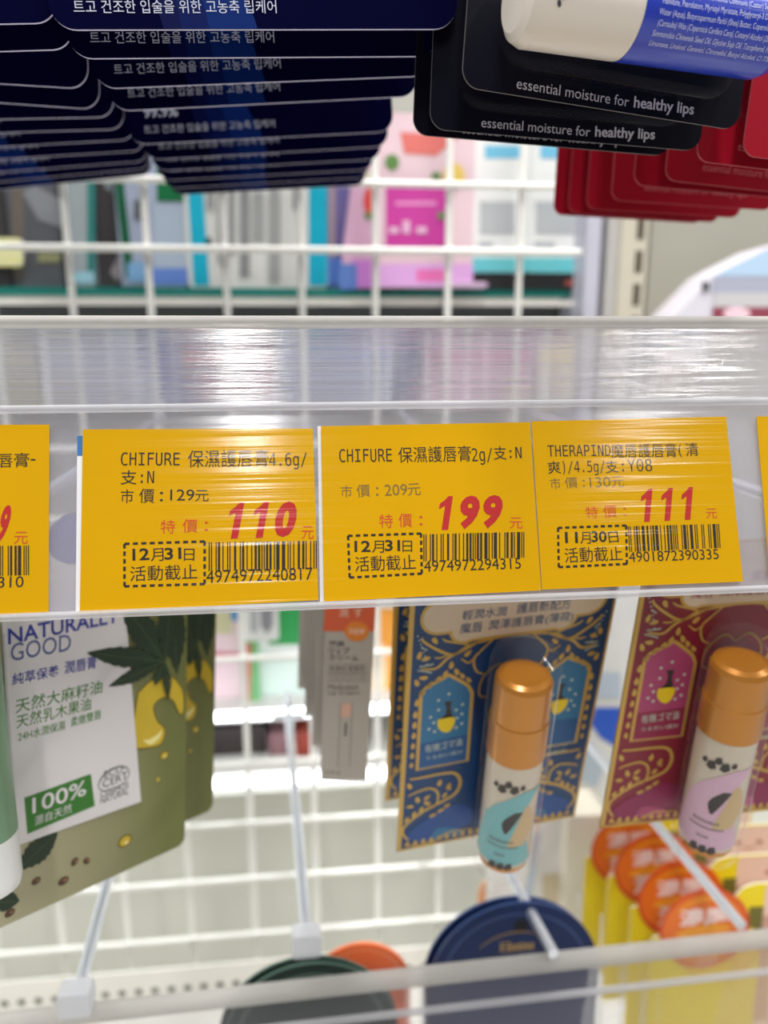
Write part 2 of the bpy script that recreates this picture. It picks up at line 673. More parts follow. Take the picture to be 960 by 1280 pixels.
# ================================================================== PRICE TAGS
def ean13(d):
    Lc = ['0001101', '0011001', '0010011', '0111101', '0100011', '0110001', '0101111', '0111011', '0110111', '0001011']
    Gc = [''.join('1' if c == '0' else '0' for c in x)[::-1] for x in Lc]
    Rc = [''.join('1' if c == '0' else '0' for c in x) for x in Lc]
    par = ['LLLLLL', 'LLGLGG', 'LLGGLG', 'LLGGGL', 'LGLLGG', 'LGGLLG', 'LGGGLL', 'LGLGLG', 'LGLGGL', 'LGGLGL'][int(d[0])]
    s = '101'
    for c, p in zip(d[1:7], par):
        s += (Lc if p == 'L' else Gc)[int(c)]
    s += '01010'
    for c in d[7:]:
        s += Rc[int(c)]
    return s + '101'


def quad(b, fr, pts, z, m):
    b.add([(*fr.uv(*p), z) for p in pts], [(0, 1, 2, 3)], m)


def barcode(b, fr, digits, tl, tr, br, bl, z):
    s = ean13(digits)
    n = len(s)
    A, B, C_, D = [Vector(fr.uv(*p)) for p in (tl, tr, br, bl)]
    i = 0
    while i < n:
        if s[i] == '1':
            j = i
            while j < n and s[j] == '1':
                j += 1
            p, q = i / n, j / n
            vs = [A.lerp(B, p), A.lerp(B, q), D.lerp(C_, q), D.lerp(C_, p)]
            b.add([(v.x, v.y, z) for v in vs], [(0, 1, 2, 3)], INK)
            i = j
        else:
            i += 1


def dashes(b, fr, tl, tr, br, bl, z):
    P = [Vector(fr.uv(*p)) for p in (tl, tr, br, bl)]
    w_ = 0.00062
    for i in range(4):
        a, c = P[i], P[(i + 1) % 4]
        L_ = (c - a).length
        n = int(L_ / 0.00205)
        d = (c - a) / L_
        k = Vector((-d.y, d.x)) * w_ / 2
        for j in range(n + 1):
            u0 = L_ * j / (n + 0.6)
            u1 = u0 + L_ * 0.6 / (n + 0.6)
            vs = [a + d * u0 - k, a + d * u1 - k, a + d * u1 + k, a + d * u0 + k]
            b.add([(v.x, v.y, z) for v in vs], [(0, 1, 2, 3)], INK)


ZT = 0.00035
TAGG = 'yellow price tags in the rail'


def price_tag(label, corners, lines, bar=None, box=None, z=0.0):
    """corners: the tag's four corners in the photograph's frame (TL, TR, BR, BL); local frame = the rail's plane"""
    us = [RAIL.uv(*p) for p in corners]
    cx = (us[2][0] + us[3][0]) / 2
    cy = (us[2][1] + us[3][1]) / 2
    fr = RAIL.moved(cx, cy, z)
    t = thing('price_tag', label, 'price tag', fr, TAGG)
    b = MB()
    b.prism([fr.uv(*p) for p in (corners[3], corners[2], corners[1], corners[0])], 0.0, 0.0003, YELLOW, mat('tag_paper_edge', (214, 170, 60), 0.8))
    b.build('tag_paper', t)
    groups = {}
    for ln in lines:
        part, txt, xl, yl, xr, yr, top, m, kw = ln
        mb = groups.setdefault(part, MB())
        if kw is IT:
            mb.price(fr, txt, xl, yl, xr, yr, top, ZT, m)
        else:
            mb.text_px(fr, txt, xl, yl, xr, yr, top, ZT, m, **kw)
    for part, mb in groups.items():
        mb.build(part, t)
    if box:
        b = MB()
        dashes(b, fr, *box[:4], ZT)
        for ln in box[4]:
            txt, xl, yl, xr, yr, top, kw = ln
            b.text_px(fr, txt, xl, yl, xr, yr, top, ZT, INK, **kw)
        b.build('deadline_box', t)
    if bar:
        b = MB()
        barcode(b, fr, bar[0], *bar[1:5], ZT)
        b.text_px(fr, bar[0] if not bar[6] else bar[6], *bar[5], ZT, INK)
        b.build('barcode', t)
    return t


M_ = dict(mono=True)
BO = dict(bold=0.02)
IT = dict(bold=0.035, shear=0.22)
N_ = {}
price_tag('yellow price tag with the red price 110', [(104, 537), (391, 536), (398, 750), (100, 767)], [
    ('product_name', 'CHIFURE', 150, 582, 226, 582, 566, INK, M_),
    ('product_name', '保濕護唇膏', 235, 585, 336, 584, 563, INK, N_),
    ('product_name', '4.6g/', 336, 583, 385, 582, 567, INK, M_),
    ('product_name', '支', 151, 606, 171, 606, 588, INK, N_),
    ('product_name', ':N', 172, 604, 194, 604, 589, INK, M_),
    ('list_price', '市', 151, 629, 167, 629, 612, INK, N_),
    ('list_price', '價', 174, 629, 193, 629, 611, INK, N_),
    ('list_price', ':', 200, 627, 204, 627, 615, INK, N_),
    ('list_price', '129', 213, 626, 243, 626, 612, INK, N_),
    ('list_price', '元', 244, 627, 261, 627, 613, INK, N_),
    ('special_price', '特', 201, 667, 219, 667, 650, RED_INK_THIN, N_),
    ('special_price', '價', 228, 666, 247, 666, 649, RED_INK_THIN, N_),
    ('special_price', ':', 256, 664, 260, 664, 652, RED_INK_THIN, N_),
    ('special_price', '110', 276, 674, 378, 671, 629, RED_INK, IT),
    ('special_price', '元', 377, 674, 392, 674, 658, RED_INK_THIN, N_),
], bar=('4974972240817', (261, 678), (396, 676), (396, 711), (261, 714), (258, 729, 391, 725, 713), None),
    box=((156, 680), (256, 677), (256, 730), (156, 733), [
        ('12', 166, 701, 187, 700, 686, BO), ('月', 189, 702, 205, 701, 686, N_), ('31', 206, 700, 227, 699, 685, BO), ('日', 230, 701, 243, 701, 686, N_),
        ('活動截止', 163, 727, 247, 724, 708, N_)]))
price_tag('yellow price tag with the red price 199', [(401, 533), (662, 528), (676, 738), (405, 752)], [
    ('product_name', 'CHIFURE', 423, 578, 491, 577, 562, INK, M_),
    ('product_name', '保濕護唇膏', 498, 579, 589, 577, 559, INK, N_),
    ('product_name', '2g/', 589, 577, 617, 576, 561, INK, M_),
    ('product_name', '支', 617, 575, 633, 575, 558, INK, N_),
    ('product_name', ':N', 633, 573, 653, 573, 559, INK, M_),
    ('list_price', '市', 426, 622, 440, 622, 607, INK_GLARE, N_),
    ('list_price', '價', 446, 622, 463, 621, 606, INK_GLARE, N_),
    ('list_price', ':', 470, 620, 473, 620, 609, INK_GLARE, N_),
    ('list_price', '209', 481, 620, 509, 619, 606, INK_GLARE, N_),
    ('list_price', '元', 510, 620, 526, 619, 605, INK_GLARE, N_),
    ('special_price', '特', 474, 660, 491, 660, 643, RED_INK_THIN, N_),
    ('special_price', '價', 498, 659, 515, 659, 642, RED_INK_THIN, N_),
    ('special_price', ':', 524, 657, 528, 657, 645, RED_INK_THIN, N_),
    ('special_price', '199', 540, 663, 635, 660, 621, RED_INK, IT),
    ('special_price', '元', 637, 661, 653, 661, 647, RED_INK_THIN, N_),
], bar=('4974972294315', (529, 668), (655, 665), (655, 697), (529, 702), (530, 715, 651, 711, 701), None),
    box=((435, 670), (526, 667), (527, 717), (437, 722), [
        ('12', 443, 690, 463, 690, 676, BO), ('月', 465, 691, 480, 691, 676, N_), ('31', 481, 689, 500, 689, 675, BO), ('日', 503, 690, 515, 690, 676, N_),
        ('活動截止', 444, 715, 520, 712, 696, N_)]))
price_tag('yellow price tag with the red price 111', [(664, 527), (907, 521), (928, 727), (677, 737)], [
    ('product_name', 'THERAPIND', 684, 571, 764, 570, 557, INK, M_),
    ('product_name', '魔唇護唇膏', 764, 573, 846, 572, 555, INK, N_),
    ('product_name', '(', 848, 572, 852, 572, 555, INK, N_),
    ('product_name', '清', 857, 571, 873, 570, 554, INK, N_),
    ('product_name', '爽', 685, 593, 701, 592, 577, INK, N_),
    ('product_name', ')/4.5g/', 701, 591, 757, 590, 577, INK, M_),
    ('product_name', '支', 757, 592, 773, 591, 576, INK, N_),
    ('product_name', ':Y08', 773, 590, 816, 589, 575, INK, M_),
    ('list_price', '市', 688, 612, 701, 611, 598, INK_GLARE, N_),
    ('list_price', '價', 706, 611, 722, 610, 597, INK_GLARE, N_),
    ('list_price', ':', 728, 609, 731, 609, 600, INK_GLARE, N_),
    ('list_price', '130', 737, 610, 763, 609, 597, INK_GLARE, N_),
    ('list_price', '元', 764, 610, 780, 609, 596, INK_GLARE, N_),
    ('special_price', '特', 732, 648, 747, 648, 633, RED_INK_THIN, N_),
    ('special_price', '價', 754, 648, 771, 647, 632, RED_INK_THIN, N_),
    ('special_price', ':', 779, 645, 782, 645, 635, RED_INK_THIN, N_),
    ('special_price', '111', 794, 653, 878, 649, 612, RED_INK, IT),
    ('special_price', '元', 882, 648, 896, 648, 636, RED_INK_THIN, N_),
], bar=('4901872390335', (784, 658), (898, 655), (900, 685), (786, 690), (786, 703, 898, 699, 690), None),
    box=((697, 660), (782, 657), (783, 705), (698, 709), [
        ('11', 706, 679, 722, 679, 665, BO), ('月', 725, 680, 738, 680, 665, N_), ('30', 739, 678, 758, 678, 664, BO), ('日', 761, 679, 773, 678, 665, N_),
        ('活動截止', 706, 704, 778, 701, 685, N_)]))
price_tag('yellow price tag with only the last digit 9 of its price in view', [(-215, 532), (62, 531), (61, 766), (-216, 780)], [
    ('product_name', '唇膏', -4, 585, 37, 584, 567, INK, N_),
    ('product_name', '-', 39, 576, 45, 576, 574, INK, N_),
    ('special_price', '9', -6, 679, 18, 678, 632, RED_INK, IT),
    ('special_price', '元', 18, 680, 35, 680, 665, RED_INK_THIN, N_),
], bar=('4974972240310', (-98, 684), (37, 682), (37, 719), (-98, 722), (-2, 735, 30, 734, 721), '310'))
price_tag('yellow price tag of which only a blank strip at its edge is in view', [(945, 521), (1180, 515), (1212, 712), (962, 722)], [])


def under_tag(label, c, blue):
    us = [RAIL.uv(*p) for p in c]
    fr = RAIL.moved((us[2][0] + us[3][0]) / 2, us[3][1], -0.0009)
    b = MB()
    b.prism([fr.uv(*p) for p in (c[3], c[2], c[1], c[0])], 0.0, 0.0003, WHITE_PAPER, WHITE_PAPER)
    if blue:
        b.poly([fr.uv(*p) for p in blue], 0.00036, mat('blue_print', (40, 110, 170), 0.6))
    tag(b.build('paper_slip', None, fr), label, 'paper slip', 'white paper slips behind the yellow tags')


under_tag('white paper slip with a blue mark peeking out behind the 110 tag', [(97, 545), (300, 544), (305, 756), (95, 766)], [(97, 570), (112, 570), (112, 545), (97, 545)])
under_tag('white paper slip peeking out between the 110 and 199 tags', [(397, 533), (600, 531), (604, 742), (400, 752)], None)

# ================================================================== HOOKS (third tier)
HZ = EZ - 0.272


def hook(label, front, back, cap=True, group='chrome display hooks of the bottom tier', Z=-0.272, capm=None):
    A, B = atZ(*front, Z), atZ(*back, Z)
    d = (B - A)
    B = A + d * ((GY - 0.003 - A.y) / d.y)
    fr = Frame(A, (1, 0, 0), (0, 1, 0))
    t = thing('display_hook', label, 'hook', fr, group)
    e = B - A
    b = MB()
    b.tube([(0, 0, 0), (e.x * 0.97, e.y * 0.97, 0), (e.x, e.y, 0.0)], 0.0026, CHROME, 14)
    b.tube([(e.x, e.y, 0.0), (e.x, e.y, 0.012), (e.x, e.y + 0.006, 0.016)], 0.0024, CHROME, 10)
    b.build('rod', t)
    b = MB()
    b.tube([(e.x - 0.012, e.y + 0.001, 0.0), (e.x + 0.012, e.y + 0.001, 0.0)], 0.002, CHROME, 8)
    b.build('clip_bar', t)
    if cap:
        b = MB()
        o = rrect(-0.0068, -0.006, 0.0068, 0.0055, 0.002, 4)
        n = len(o)
        b.add([(p[0], -0.006, p[1]) for p in o] + [(p[0], 0.003, p[1]) for p in o], [tuple(range(n)), tuple(reversed(range(n, 2 * n)))] + [(i, (i + 1) % n, n + (i + 1) % n, n + i) for i in range(n)],
              clear_mat('frosted_cap_plastic', rough=0.3, milky=0.7, milk=(0.86, 0.87, 0.9)))
        b.build('end_cap', t)
    return t


hook('chrome hook with a frosted cap hanging below the green hemp card', (97, 1243), (135, 1100))
hook('chrome hook with a frosted cap just above the dark green disc card', (383, 1172), (360, 885))
hook('chrome hook passing through the hole of the navy disc card', (692, 1192), (633, 1085), cap=False)
hook('chrome hook running over the yellow and orange face cards', (927, 1157), (820, 1030), cap=False)


# ================================================================== NAVY CARDS (upper tier)
NAVY = mat('navy_card_print', (5, 5, 44), 0.5, spec=0.015, noise=0.05, nscale=30)
NAVY_BACK = mat('navy_card_back', (26, 28, 96), 0.5)
EDGE = mat('white_card_edge', (206, 200, 228), 0.6)
SW1, SW2, SW3 = mat('swoosh_deep', (6, 14, 68), 0.5, spec=0.08), mat('swoosh_mid', (6, 24, 84), 0.5, spec=0.08), mat('swoosh_light', (8, 40, 108), 0.5, spec=0.08)
PALE_TEXT = mat('pale_card_text', (205, 208, 228), 0.5)
CW, CH, CT = 0.1035, 0.150, 0.0009


def card_at(bl, br, YL, YR=None):
    A = atY(*bl, YL)
    B = atY(*br, YR if YR else YL)
    return Frame(A, B - A)


NAVY_F = card_at((64, 37), (576, 36), 0.222)
KO = '트고 건조한 입술을 위한 고농축 립케어'
_ta, _tb, _tc = NAVY_F.uv(93, 17), NAVY_F.uv(346, 17), NAVY_F.uv(93, 0)
KO_H = _tc[1] - _ta[1]
_sw = [[NAVY_F.uv(*p) for p in q] for q in (
    [(205, 37), (228, 37), (222, 10), (205, -40), (180, -40)], [(228, 37), (262, 37), (256, 10), (240, -40), (205, -40), (222, 10)],
    [(262, 37), (322, 37), (317, 20), (306, 0), (286, -40), (240, -40), (256, 10)])]


def navy_meshes(parent):
    b = MB()
    b.prism(rrect(0, 0, CW, CH, 0.0062, 8), -CT, 0, NAVY, EDGE, NAVY_BACK)
    for q, m in zip(_sw, (SW1, SW2, SW3)):
        b.poly([(x, max(y, 0.0001)) for x, y in q], 0.00008, m)
    b.text(KO, _ta, _tb, KO_H, 0.00018, PALE_TEXT)
    dy = 0.0056
    y2 = _ta[1] + dy
    b.text('99.9%', (_ta[0] + 0.0005, y2), (_ta[0] + 0.0135, y2), 0.0042, 0.00018, PALE_TEXT, bold=0.03)
    b.build('printed_card', parent)
    # blister with the balm inside, higher up the card
    b = MB()
    b.prism(rrect(0.016, 0.03, CW - 0.016, 0.10, 0.008, 5), 0.0, 0.0006, clear_mat('blister_plastic', rough=0.04, milky=0.0, gloss_gain=0.9, ior=1.18))
    b.build('blister_flange', parent)


right_stack = [  # bottom-left, bottom-right (card corners if they were square), depth
    ((64, 37), (576, 36)), ((87, 73), (544, 70)), ((120, 111), (522, 95)), ((139, 139), (498, 121)), ((163, 181), (494, 164)),
    ((182, 200), (480, 183)), ((192, 214), (470, 199)), ((199, 226), (462, 212)), ((206, 236), (453, 222)), ((214, 244), (442, 232))]
left_stack = [  # right-hand corner and slope
    ((75, 28), 0.02), ((94, 61), 0.03), ((111, 111), -0.06), ((125, 137), -0.07), ((144, 146), 0.02),
    ((157, 161), 0.03), ((170, 174), 0.055), ((182, 188), 0.06), ((186, 201), 0.075), ((189, 210), 0.09), ((191, 218), 0.10)]
ZN = atY(300, 36, 0.222).z - EZ
first = None
for i, (bl, br) in enumerate(right_stack):
    mid = ray((bl[0] + br[0]) / 2, (bl[1] + br[1]) / 2)
    Y = 0.222 if i == 0 else ZN / (mid.z / mid.y)
    fr = card_at(bl, br, Y)
    lab = '%s navy card of the middle stack, a white Korean line along its lower edge' % ORD[i] if i < 9 else 'rearmost navy card of the middle stack, against the teal spined box'
    lab = lab[0].lower() + lab[1:]
    if first is None:
        first = thing('lip_balm_card', 'frontmost navy card of the middle stack, its Korean line largest', 'lip balm card', fr, 'navy lip balm cards in the middle stack')
        navy_meshes(first)
    else:
        copy_thing(first, fr, lab)
ZL = ZN + 0.0015
prevY = 0
for i, (c, sl) in enumerate(left_stack):
    mid = ray(0, c[1] + sl * c[0])
    Y = ZL / (mid.z / mid.y)
    Y = max(Y, 0.226, prevY + 0.004)
    prevY = Y
    B = atY(*c, Y)
    A2 = atY(c[0] - 100, c[1] + sl * 100, Y)
    ex = (B - A2).normalized()
    fr = Frame(B - ex * CW, ex)
    o = copy_thing(first, fr, 'navy card at the corner stack, %s from the front, white edge along its bottom' % ORD[i] if i else 'frontmost navy card of the corner stack, cut off by the picture edge')
    o['group'] = 'navy lip balm cards in the corner stack'

# ================================================================== BLACK "ESSENTIAL MOISTURE" CARDS
BLACK_CARD = mat('black_card_print', (9, 9, 24), 0.5, spec=0.1, noise=0.1, nscale=40)
BLACK_EDGE = mat('black_card_edge', (92, 88, 88), 0.6)
TXT = mat('silver_card_text', (196, 190, 200), 0.5)
EF = card_at((577, 108), (922, 163), 0.206, 0.2185)
EW = (Vector(EF.uv(922, 163)) - Vector(EF.uv(577, 108))).length
BLISTER = clear_mat('blister_plastic', rough=0.04, milky=0.0, gloss_gain=0.9, ior=1.18)


def essential_text(b, fr, m1, m2):
    b.text_px(fr, 'essential moisture for', 645, 111, 785, 134, 97, 0.0002, m1)
    b.text_px(fr, 'healthy lips', 791, 139, 866, 148, 120, 0.0002, m2, bold=0.02)


def dome_ring(b, x0, y0, x1, y1, r, z0, z1, wall, m):
    """a raised clear dome: rounded side wall and a flat-ish top"""
    lv = [(0, z0), (wall * 0.25, z0 + (z1 - z0) * 0.5), (wall * 0.6, z0 + (z1 - z0) * 0.85), (wall * 1.2, z1)]
    rings = [[(p[0], p[1], z) for p in rrect(x0 + d, y0 + d, x1 - d, y1 - d, max(r - d * 0.5, 0.001), 6)] for d, z in lv]
    n = len(rings[0])
    vs = [v for q in rings for v in q]
    fs = [(i * n + k, i * n + (k + 1) % n, (i + 1) * n + (k + 1) % n, (i + 1) * n + k) for i in range(len(rings) - 1) for k in range(n)]
    b.add(vs, fs, m, True)
    b.add(rings[-1], [tuple(range(n))], m)


TUBE_WHITE = mat('tube_white_plastic', (236, 226, 214), 0.3, coat=0.3)
TUBE_BLUE = mat('tube_blue_label', (38, 62, 188), 0.28, coat=0.4)
LABEL_TXT = mat('label_white_text', (214, 218, 246), 0.5)
DARK_TXT = mat('label_dark_text', (60, 60, 70), 0.5)


def essential_card(label, fr, front=False):
    t = thing('lip_balm_card', label, 'lip balm card', fr, 'black essential moisture cards')
    b = MB()
    b.prism(rrect(0, 0, EW, 0.115, 0.0046, 8), -0.0007, 0, BLACK_CARD, BLACK_EDGE)
    essential_text(b, EF, TXT, TXT)
    b.build('printed_card', t)
    # blister
    b = MB()
    x0, y0 = EF.uv(612, 92)
    x1, _ = EF.uv(908, 128)
    dome_ring(b, x0, y0 + 0.001, x1, 0.1, 0.008, 0.0004, 0.0045 if front else 0.003, 0.0022, BLISTER)
    b.build('blister', t)
    return t


t = essential_card('black card in front with a white and blue lip balm tube in its blister', EF, True)
# the tube
z0 = 0.0125
TA, TB = Vector((*EF.uv(641, -6, z0), z0)), Vector((*EF.uv(966, 44, z0), z0))
ax = (TB - TA)
TL = ax.length
ax.normalize()
TR = 0.0104
side = Vector((0, 0, 1))
xx = (side - ax * side.dot(ax)).normalized()
yy = ax.cross(xx)
split = TL * 0.40
b = MB()
b.lathe([(0, 0.0), (TR * 0.72, 0.0004), (TR * 0.9, 0.0016), (TR, 0.004), (TR, split * 0.98), (TR * 0.995, split)], TA, ax, side, TUBE_WHITE)


def on_tube(s_, t_, lift=0.0001, A=TA, ax=ax, xx=xx, yy=yy, R=TR):
    a = -s_ / R
    return A + ax * t_ + (xx * math.cos(a) + yy * math.sin(a)) * (R + lift)


for k, (tt, ss) in enumerate(((0.0065, -0.0018), (0.0078, -0.003), (0.0072, -0.0044))):
    b.poly(ellipse(tt, ss, 0.0005, 0.0008, 0.4, 8), 0, DARK_TXT, wrap=lambda x, y, z: on_tube(y, x, 0.00012))
tube = b.build('lip_balm_tube', t)
tube['label'] = 'white cap end of the tube'
b = MB()
b.lathe([(TR * 1.004, split), (TR * 1.004, TL - 0.004), (TR * 0.9, TL - 0.001), (0, TL)], TA, ax, side, TUBE_BLUE)
LINES = ['Caprylic/Capric Triglyceride, Ricinus Communis (Castor) Seed Oil, Cetyl', 'Palmitate, Petrolatum, Myristyl Myristate, Polyglyceryl-3 Diisostearate,',
         'Water (Aqua), Butyrospermum Parkii (Shea) Butter, Copernicia Cerifera', '(Carnauba) Wax (Copernicia Cerifera Cera), Cetearyl Alcohol (20-40 May)',
         'Simmondsia Chinensis Seed Oil, Glycine Soja Oil, Tocopherol, Parfum', 'Limonene, Linalool, Geraniol, Citronellol, Benzyl Alcohol, CI 77891']
for k, ln in enumerate(LINES):
    s_ = 0.0003 - 0.00215 * k
    b.text(ln, (split + 0.0035 + 0.0004 * (k % 2), s_), (TL - 0.0045, s_), 0.00165, 0, LABEL_TXT, wrap=lambda x, y, z: on_tube(y, x, 0.00018))
lab = b.build('blue_label', tube)
lab['label'] = 'blue printed label sleeve with white ingredient text'
for i, (bl, br, YL, YR) in enumerate((((537, 161), (888, 190), 0.226, 0.232), ((516, 168), (833, 195), 0.242, 0.247))):
    A = atY(*bl, YL)
    B = atY(*br, YR)
    essential_card(['black card right behind the one holding the tube, its white slogan line dimmer', 'hindmost black card, only a strip of slogan showing under the others'][i], Frame(A, B - A))

# ================================================================== RED CARDS
RED_CARD = mat('red_card_print', (156, 14, 36), 0.5, spec=0.12, noise=0.06, nscale=30)
RED_EDGE = mat('red_card_edge', (176, 70, 78), 0.6)
RED_TXT = mat('red_card_text', (196, 96, 104), 0.5)
RWID = 0.0705
red_first = None
reds = [((928, 194), 0.13), ((870, 201), 0.12), ((831, 225), 0.11), ((792, 231), 0.09), ((764, 250), 0.065), ((733, 261), 0.06), ((710, 265), 0.07), ((692, 268), 0.06)]
ZR = 0.0525
py_ = 0
for i, (bl, sl) in enumerate(reds):
    d = ray(*bl)
    Y = max(ZR / (d.z / d.y), py_ + 0.006)
    py_ = Y
    A = atY(*bl, Y)
    B = atY(bl[0] + 100, bl[1] + sl * 100, Y + 0.003)
    fr = Frame(A, B - A)
    lab = 'frontmost red card, at the edge of the picture' if i == 0 else ('red card %s from the front in its stepped stack' % ORD[i] if i < 7 else 'hindmost red card, its lower corner farthest out beside the white packs')
    if red_first is None:
        red_first = thing('lip_balm_card', lab, 'lip balm card', fr, 'red essential cards in the stepped stack')
        b = MB()
        b.prism(rrect(0, 0, RWID, 0.115, 0.0042, 8), -0.0007, 0, RED_CARD, RED_EDGE)
        b.text('essential moisture for', (0.0135, 0.0042), (0.0415, 0.0042), 0.0026, 0.0002, RED_TXT)
        b.text('healthy lips', (0.0425, 0.0036), (0.058, 0.0036), 0.0032, 0.0002, RED_TXT, bold=0.02)
        b.build('printed_card', red_first)
        b = MB()
        dome_ring(b, 0.009, 0.012, RWID - 0.009, 0.1, 0.007, 0.0004, 0.003, 0.002, BLISTER)
        b.build('blister', red_first)
    else:
        copy_thing(red_first, fr, lab)

# ================================================================== SECOND-TIER HOOKS (behind the tags)
TZ = -0.050


def tier_hook(label, x, yaw=0.0):
    A = RAIL.O + RAIL.ez * -0.003
    A = Vector((x, 0.2045, EZ + TZ))
    e = Vector((math.tan(yaw) * (GY - 0.2), GY - 0.003 - 0.2045, 0))
    fr = Frame(A, (1, 0, 0), (0, 1, 0))
    t = thing('display_hook', label, 'hook', fr, 'chrome hooks behind the row of tags')
    b = MB()
    b.tube([(0, 0, 0), (e.x, e.y, 0)], 0.0022, CHROME, 10)
    b.tube([(e.x, e.y, 0), (e.x, e.y, 0.012)], 0.0022, CHROME, 10)
    b.build('rod', t)
    b = MB()
    b.box(-0.005, 0.005, -0.0055, -0.0015, -0.005, 0.005, clear_mat('frosted_cap_plastic'))
    b.build('end_cap', t)


# ================================================================== GREEN HEMP CARD
def cam_dir(px, py):
    return ray(px, py)


GEX = cam_dir(1401, 520).normalized()
GEYc = -(cam_dir(470, 4700).normalized())
GREEN_F0 = Frame(EYE + ray(100, 950) * 0.262, GEX, GEYc)
gl, gb = GREEN_F0.uv(-60, 1188)
gr, grb = GREEN_F0.uv(231, 1052)
GREEN_F = GREEN_F0.moved(gr - 0.088, GREEN_F0.uv(215, 1062)[1], 0)
GW, GH = 0.088, 0.122
GREEN = mat('olive_green_print', (146, 152, 98), 0.55, noise=0.08, nscale=18)
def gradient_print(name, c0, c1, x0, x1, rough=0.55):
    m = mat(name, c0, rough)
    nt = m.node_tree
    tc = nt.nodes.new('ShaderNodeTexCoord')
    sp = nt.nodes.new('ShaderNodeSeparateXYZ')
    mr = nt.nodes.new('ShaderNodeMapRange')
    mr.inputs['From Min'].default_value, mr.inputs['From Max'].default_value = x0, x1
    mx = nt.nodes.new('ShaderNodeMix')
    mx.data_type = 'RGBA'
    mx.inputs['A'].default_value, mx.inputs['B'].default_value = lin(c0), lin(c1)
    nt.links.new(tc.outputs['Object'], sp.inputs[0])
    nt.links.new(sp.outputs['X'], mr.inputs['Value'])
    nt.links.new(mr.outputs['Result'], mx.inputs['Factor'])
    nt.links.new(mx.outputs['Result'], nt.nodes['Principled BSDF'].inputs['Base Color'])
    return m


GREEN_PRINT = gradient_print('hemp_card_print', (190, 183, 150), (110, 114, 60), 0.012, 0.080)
GREEN_PALE = mat('pale_green_print', (196, 200, 160), 0.55, noise=0.05, nscale=18)
GREEN_EDGE = mat('green_card_edge', (120, 126, 80), 0.6)
LEAF = mat('dark_leaf_print', (30, 50, 28), 0.5, noise=0.3, nscale=300)
LEAF2 = mat('leaf_vein_print', (66, 92, 56), 0.5)
OIL = mat('golden_oil_print', (206, 176, 40), 0.35, noise=0.12, nscale=120)
OIL_RIM = mat('oil_rim_print', (120, 104, 30), 0.5)
OIL_HI = mat('oil_highlight_print', (240, 228, 150), 0.4)
SEED, SEED_HI = mat('seed_print', (84, 54, 38), 0.5), mat('seed_pale_print', (150, 112, 76), 0.5)
PANEL_WHITE = mat('white_panel_print', (222, 217, 217), 0.5)
PANEL_GREY = mat('panel_fold_grey', (190, 190, 188), 0.5)
BLUE_TXT = mat('blue_text_print', (40, 50, 150), 0.5)
BLUE_THIN = mat('thin_blue_print', (84, 96, 150), 0.5)
GREEN_TXT = mat('green_text_print', (62, 130, 40), 0.5)
GREEN_BOX = mat('green_box_print', (52, 118, 36), 0.5)
GREY_TXT = mat('grey_stamp_print', (84, 88, 84), 0.5)


def leaflet(b, fr, base, tip, wpx, z, m=LEAF):
    A, T = Vector(fr.uv(*base)), Vector(fr.uv(*tip))
    d = T - A
    k = Vector((-d.y, d.x)) * (wpx / d.length * 0.5)
    prof = [(0, .06), (.12, .32), (.28, .75), (.45, 1), (.6, .95), (.75, .7), (.88, .36), (1, 0)]
    n = 16
    L_, R_ = [], []
    for i in range(n + 1):
        u = i / n
        for (a, p), (c, q) in zip(prof, prof[1:]):
            if a <= u <= c:
                ww = p + (q - p) * (u - a) / (c - a)
                break
        saw = 1.0 if i % 2 == 0 else 0.86
        L_.append(A + d * (u + 0.02 * (i % 2)) + k * ww * saw)
        R_.append(A + d * (u + 0.02 * (i % 2)) - k * ww * saw)
    b.poly([(p.x, p.y) for p in L_ + R_[::-1]], z, m)
    b.stroke([A, A + d * 0.9], 0.0004, z + 0.00005, LEAF2, taper=True)


